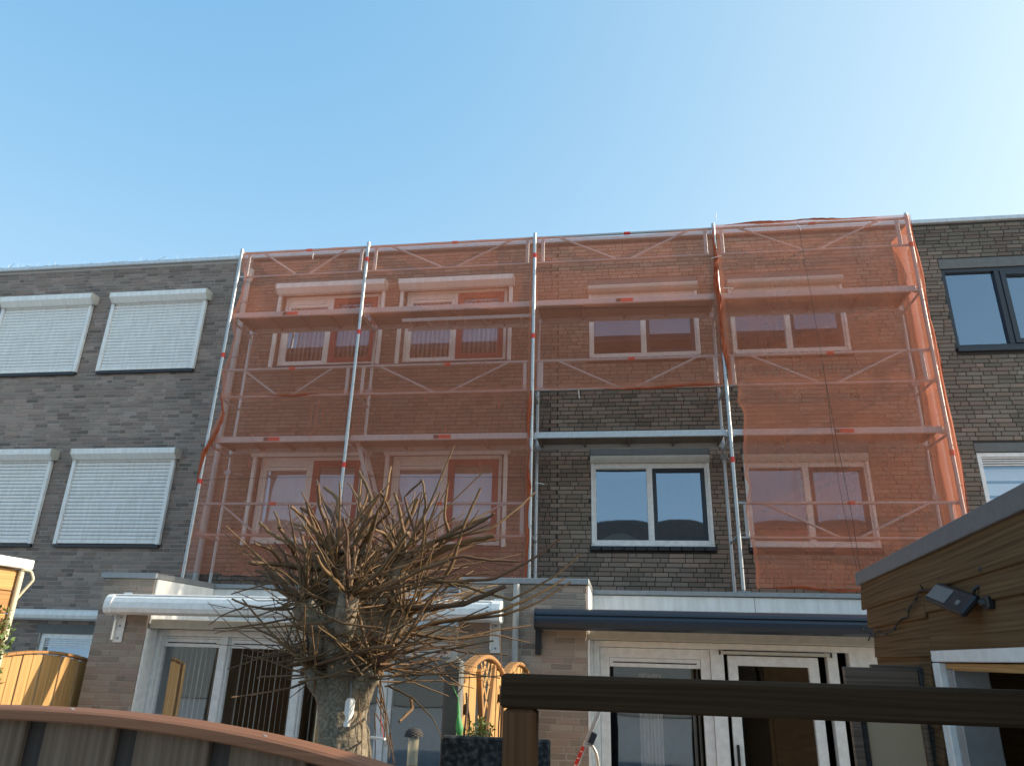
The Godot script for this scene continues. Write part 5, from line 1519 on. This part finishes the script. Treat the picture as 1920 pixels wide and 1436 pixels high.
	pipe(g, "rod", Vector3(-1.240, 1.499, -3.832), Vector3(-1.140, 1.504, -3.745), 0.006, M.white, 8)
	path(g, "thread", [Vector3(-1.149, 1.504, -3.754), Vector3(-1.162, 1.553, -3.754), Vector3(-1.175, 1.605, -3.754)], 0.0016, M.red_tag, 5)

	# silver bar with red sticker and hoop, in front of the pier
	g = thing("hand_trolley", Vector3(-0.35, 0, -6.5), "slanted silver trolley handle with red sticker and curved tube", "trolley")
	plank(g, "handle_bar", Vector3(-0.176, 1.51, -6.5), Vector3(-0.55, 0.72, -6.5), Vector3.RIGHT, 0.034, 0.02, M.alu_dull)
	plank(g, "red_sticker", Vector3(-0.318, 1.226, -6.4885), Vector3(-0.40, 1.052, -6.4885), Vector3.RIGHT, 0.028, 0.002, M.red_tag, 0.0003)
	for k in 3:
		var mk := Vector3(-0.335, 1.19, -6.487).lerp(Vector3(-0.385, 1.084, -6.487), k / 2.0)
		plank(g, "sticker_mark", mk + Vector3(-0.009, 0.004, 0), mk + Vector3(0.009, -0.004 + 0.006 * k, 0), Vector3.UP, 0.006, 0.001, M.white, 0.0002)
	plank(g, "clamp", Vector3(-0.225, 1.33, -6.49), Vector3(-0.262, 1.25, -6.49), Vector3.RIGHT, 0.05, 0.04, M.navy)
	path(g, "hoop", curve([Vector3(-0.285, 1.235, -6.5), Vector3(-0.25, 1.235, -6.5), Vector3(-0.215, 1.18, -6.5), Vector3(-0.20, 1.08, -6.5), Vector3(-0.20, 0.72, -6.5)], 6), 0.011, M.alu, 8)
	for s in [-0.56, -0.2]: bar(g, "foot", Vector3(s - 0.03, 0.0, -6.53), Vector3(s + 0.03, 0.725, -6.47), M.alu_dull)

	# corner of the left shed
	var s := thing("garden_shed", Vector3(-4.9, 0, -4.2), "sunlit wooden shed corner with white roof edge and hose", "shed", "garden sheds")
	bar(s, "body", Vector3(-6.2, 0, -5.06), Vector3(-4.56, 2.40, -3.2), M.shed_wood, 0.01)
	var yb := 2.405
	for k in 14:
		plank(s, "cladding_board", Vector3(-4.545, yb - 0.075, -5.07), Vector3(-4.545, yb - 0.075, -3.2), Vector3.UP, 0.155, 0.02, M.oak_dark if k % 2 else M.oak)
		yb -= 0.16
	bar(s, "roof_edge", Vector3(-6.3, 2.415, -5.13), Vector3(-4.47, 2.485, -3.1), M.white, 0.006)
	pipe(s, "corner_pipe", Vector3(-4.51, 0, -5.07), Vector3(-4.51, 2.40, -5.07), 0.02, M.pvc, 12)
	path(s, "hose", curve([Vector3(-4.50, 2.41, -5.05), Vector3(-4.46, 2.40, -5.10), Vector3(-4.44, 2.34, -5.12), Vector3(-4.47, 2.27, -5.10), Vector3(-4.50, 2.20, -5.08)], 6), 0.010, M.pvc, 8)
	var iv := thing("ivy", Vector3(-4.5, 1.2, -4.95), "green ivy climbing the left shed's corner", "ivy")
	b = MB.new()
	for k in 12: leaves(b, Vector3(-4.47, 1.25 + k * 0.075, -4.97 + rng.randfn() * 0.05), Vector3(0.07, 0.08, 0.12), 30, 0.025)
	put(iv, "foliage", b.mesh(), M.leaf)
	path(iv, "stem", [Vector3(-4.5, 0, -4.97), Vector3(-4.49, 1.0, -4.96), Vector3(-4.48, 2.05, -4.97)], 0.01, M.shoot, 6)

	right_shed()

	# spikes and dry creeper on the left neighbour's roof edge
	g = thing("bird_spikes", Vector3(-9.0, 8.25, WALL), "thin pale bird spikes with dry twigs along the left roof edge", "bird spikes")
	b = MB.new()
	x = -12.4
	while x < -6.2:
		var o := Vector3(x, 8.248, WALL + rng.randf_range(-0.1, 0.0))
		b.tube([o, o + Vector3(rng.randfn() * 0.012, rng.randf_range(0.07, 0.13), rng.randfn() * 0.02)], [0.0022, 0.0015], 4)
		x += rng.randf_range(0.06, 0.16)
	tag(put(g, "spikes", b.mesh(), M.alu_dull), "", "", "", "stuff")
	b = MB.new()
	x = -12.2
	while x < -5.6:
		var pts := []
		var o := Vector3(x, 8.25, WALL - 0.02)
		for k in 5:
			pts.append(o)
			o += Vector3(rng.randf_range(0.02, 0.09), rng.randf_range(-0.02, 0.035), rng.randfn() * 0.02)
			o.y = maxf(o.y, 8.252)
		b.tube(pts, [0.004, 0.004, 0.0035, 0.003, 0.002], 4)
		x += rng.randf_range(0.03, 0.22)
	tag(put(g, "dry_twigs", b.mesh(), M.cord), "", "", "", "stuff")


func right_shed() -> void:
	# its wall runs slightly askew to the gardens
	var a := Vector3(1.8, 0, -5.9)
	var d := Vector3(-0.27, 0, 2.93).normalized()
	var inw := Vector3(d.z, 0, -d.x)   # into the shed
	if inw.x < 0: inw = -inw
	var s := thing("garden_shed", a, "brown clad shed with pale roof edge and black wall lamp", "shed", "garden sheds")
	var at := func(along: float, y: float, out: float) -> Vector3: return a + d * along * 2.942 + Vector3.UP * y - inw * out
	var far := -0.002
	var near := 1.75
	var turn := Basis(d, Vector3.UP, d.cross(Vector3.UP))
	# boards lap over each other like weatherboard; the lower ones stop at the door
	for q in [[2.463, 2.283, far + 0.01, near], [2.31, 2.150, 0.045, 0.53], [2.31, 2.175, 0.533, near], [2.17, 1.955, 0.085, 0.53], [2.195, 1.985, 0.533, near], [1.975, 1.78, 0.10, 0.50], [1.80, 1.60, 0.10, 0.50], [1.62, 1.42, 0.10, 0.50], [1.44, 1.24, 0.10, 0.50]]:
		var mid: float = (q[0] + q[1]) * 0.5
		var p0: Vector3 = at.call(q[2], mid, 0.012)
		var p1: Vector3 = at.call(q[3], mid, 0.012)
		var lean := (Vector3.UP * 0.18 + inw * 0.018).normalized()
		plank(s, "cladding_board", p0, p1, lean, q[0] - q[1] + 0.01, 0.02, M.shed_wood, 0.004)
	# body of the shed with the door opening
	var inner := func(called: String, l0: float, l1: float, y0: float, y1: float, d0: float, d1: float, m: Material) -> void:
		var p: Vector3 = a + d * (l0 + l1) * 0.5 * 2.942 + Vector3.UP * (y0 + y1) * 0.5 + inw * (d0 + d1) * 0.5
		put(s, called, box_mesh(Vector3((l1 - l0) * 2.942, y1 - y0, d1 - d0), 0.004), m, Transform3D(turn, p))
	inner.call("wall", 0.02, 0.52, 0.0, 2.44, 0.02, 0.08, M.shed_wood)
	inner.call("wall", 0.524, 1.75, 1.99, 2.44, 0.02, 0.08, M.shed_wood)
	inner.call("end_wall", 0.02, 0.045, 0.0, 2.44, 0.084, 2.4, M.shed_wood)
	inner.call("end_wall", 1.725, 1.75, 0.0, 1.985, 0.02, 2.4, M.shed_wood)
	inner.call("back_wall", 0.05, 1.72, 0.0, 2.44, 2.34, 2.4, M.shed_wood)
	inner.call("roof", 0.0, 1.76, 2.445, 2.50, 0.012, 2.42, M.bitumen)
	inner.call("roof_edge", 0.0, 1.765, 2.456, 2.546, -0.034, 0.008, M.shed_trim)
	inner.call("roof_edge", -0.008, -0.001, 2.456, 2.546, -0.034, 2.42, M.shed_trim)
	# door: white frame round a dark opening
	inner.call("door_frame", 0.525, 1.72, 1.925, 1.982, -0.03, 0.06, M.white)
	inner.call("door_frame", 0.525, 0.562, 0.0, 1.92, -0.03, 0.06, M.white)
	inner.call("door_lining", 0.564, 0.60, 0.0, 1.90, 0.0, 0.16, M.zinc)
	inner.call("door_lining", 0.564, 1.72, 1.885, 1.92, 0.0, 0.16, M.oak)
	# solar lamp on a bent arm
	var w := thing("wall_lamp", at.call(0.83, 2.16, 0.03), "black solar lamp on a bracket on the brown clad shed", "lamp")
	var e0: Vector3 = at.call(0.655, 2.25, 0.075)
	var e1: Vector3 = at.call(0.815, 2.15, 0.07)
	var ax := (e1 - e0).normalized()
	var wd := (Vector3.UP * 0.75 + inw * 0.65)
	wd = (wd - ax * wd.dot(ax)).normalized()
	var hx := Transform3D(Basis(ax, wd, ax.cross(wd)), (e0 + e1) * 0.5)
	var outward := 1.0 if hx.basis.z.dot(-inw) > 0 else -1.0
	put(w, "housing", box_mesh(Vector3(e0.distance_to(e1), 0.11, 0.03), 0.012), M.black_plastic, hx)
	put(w, "lens", box_mesh(Vector3(0.24, 0.075, 0.004), 0.001), M.lens, hx * Transform3D(Basis.IDENTITY, Vector3(-0.10, 0.0, 0.0165 * outward)))
	put(w, "sensor", box_mesh(Vector3(0.035, 0.024, 0.01), 0.003), M.lens, hx * Transform3D(Basis.IDENTITY, Vector3(0.15, -0.01, 0.017 * outward)))
	var back_: Vector3 = hx * Vector3(0.2, 0.03, -0.01 * outward)
	path(w, "arm", curve([back_, back_ + inw * 0.03, at.call(0.84, 2.16, 0.05), at.call(0.85, 2.155, 0.015)], 4), 0.014, M.black_plastic, 8)
	put(w, "mount", box_mesh(Vector3(0.07, 0.05, 0.03), 0.006), M.black_plastic, Transform3D(turn, at.call(0.845, 2.16, 0.03)))
	path(w, "cable", curve([back_ + Vector3.UP * 0.01, back_ + Vector3(0.0, 0.05, 0.03), back_ + Vector3(0.02, 0.08, 0.05) + inw * 0.03, at.call(0.84, 2.30, 0.03), at.call(0.85, 2.29, 0.02)], 5), 0.008, M.black_plastic, 8)
	# string of unlit lights
	var g := thing("string_light", at.call(0.3, 2.15, 0.04), "dark wire string of tiny unlit bulbs on the shed boards", "string lights")
	var run := curve([at.call(0.60, 2.275, 0.035), at.call(0.53, 2.285, 0.04), at.call(0.50, 2.24, 0.035), at.call(0.46, 2.22, 0.045), at.call(0.43, 2.17, 0.04), at.call(0.36, 2.16, 0.035), at.call(0.31, 2.11, 0.045), at.call(0.22, 2.09, 0.04), at.call(0.16, 2.12, 0.04), at.call(0.12, 2.08, 0.04), at.call(0.06, 2.12, 0.035), at.call(0.0, 2.14, 0.05)], 5)
	path(g, "wire", run, 0.0045, M.black_plastic, 6)
	for k in range(3, run.size(), 5):
		var q: Vector3 = run[k]
		pipe(g, "bulb", q, q + d * rng.randf_range(-0.06, 0.06) + Vector3(0, rng.randf_range(-0.045, 0.03), 0) - inw * 0.015, 0.004, M.black_plastic, 6)

	# folding screen leaning at the shed's far end
	var f := thing("folding_screen", Vector3(1.5, 0, -4.6), "brown framed garden screen with cream cloth panel beside the shed door", "screen")
	bar(f, "top_board", Vector3(1.24, 1.70, -4.62), Vector3(1.63, 1.888, -4.58), M.screen_wood)
	bar(f, "top_board", Vector3(1.40, 1.70, -4.66), Vector3(1.69, 1.905, -4.622), M.screen_wood)
	bar(f, "dark_board", Vector3(1.632, 1.2, -4.61), Vector3(1.70, 1.895, -4.57), M.fence_deep)
	bar(f, "post", Vector3(1.24, 0, -4.60), Vector3(1.29, 1.698, -4.56), M.screen_wood)
	bar(f, "post", Vector3(1.61, 0, -4.60), Vector3(1.68, 1.198, -4.56), M.screen_wood)
	bar(f, "post", Vector3(1.292, 0, -4.62), Vector3(1.326, 1.698, -4.585), M.fence_deep)
	bar(f, "post", Vector3(1.61, 1.202, -4.60), Vector3(1.63, 1.698, -4.56), M.screen_wood)
	bar(f, "cloth_panel", Vector3(1.328, 0.1, -4.61), Vector3(1.608, 1.698, -4.60), M.screen_cloth, 0.002)
	bar(f, "bottom_rail", Vector3(1.328, 0.0, -4.615), Vector3(1.608, 0.098, -4.57), M.screen_wood)


# ---------------------------------------------------------------- sky and start

func make_sky(to_sun: Vector3) -> Sky:
	# clear spring sky: deep overhead, pale low down, brighter round the sun
	var w := 512
	var h := 256
	var im := Image.create(w, h, false, Image.FORMAT_RGBF)
	for j in h:
		var el := PI * (0.5 - (j + 0.5) / h)
		for i in w:
			var az := TAU * (i + 0.5) / w
			var d := Vector3(cos(el) * sin(az), sin(el), -cos(el) * cos(az))
			var cs := d.dot(to_sun)
			var low := 1.0 - maxf(d.y, 0.0)
			var c := Vector3(0.153, 0.429, 0.742) + Vector3(0.695, 0.684, 0.542) * low * low
			c += Vector3(0.67, 0.554, 0.309) * pow(clampf((cs + 0.5) / 1.5, 0.0, 1.0), 3.0)
			c += Vector3(6.0, 5.6, 4.8) * pow(maxf(cs, 0.0), 16.0)
			c *= 0.665
			im.set_pixel(i, j, Color(c.x, c.y, c.z))
	var m := PanoramaSkyMaterial.new()
	m.panorama = ImageTexture.create_from_image(im)
	var s := Sky.new()
	s.sky_material = m
	return s


func _ready() -> void:
	rng.seed = 20240317
	# camera
	var cam := Camera3D.new()
	cam.name = "camera"
	add_child(cam)
	cam.position = Vector3(0, 1.9, 0)
	cam.rotation_degrees = Vector3(20.656, 8.628, 1.629)
	cam.fov = 55.93
	cam.near = 0.05
	cam.far = 400.0
	cam.current = true
	# sun: low, from the right, almost along the facades
	var to_sun := Vector3(1.0, 0.42, -0.15).normalized()
	var sun := DirectionalLight3D.new()
	sun.name = "sun"
	add_child(sun)
	sun.look_at_from_position(Vector3.ZERO, -to_sun, Vector3.UP)
	sun.light_energy = 1.4
	sun.light_color = Color(1.0, 0.93, 0.82)
	sun.light_angular_distance = 0.5
	sun.shadow_enabled = true
	var env := Environment.new()
	env.background_mode = Environment.BG_SKY
	env.sky = make_sky(to_sun)
	env.background_energy_multiplier = 1.0
	env.tonemap_mode = Environment.TONE_MAPPER_LINEAR
	env.tonemap_exposure = 1.58
	env.sdfgi_enabled = true
	env.ssao_enabled = true
	env.ssil_enabled = true
	var we := WorldEnvironment.new()
	we.name = "environment"
	we.environment = env
	add_child(we)
	make_materials()
	# ground
	var g := put(self, "ground", box_mesh(Vector3(160, 0.2, 160), 0.01), M.paving, Transform3D(Basis.IDENTITY, Vector3(0, -0.13, 0)))
	tag(g, "pale paved garden ground", "ground", "", "structure")
	houses()
	extensions()
	awnings()
	scaffold()
	nets()
	pollard()
	gardens()
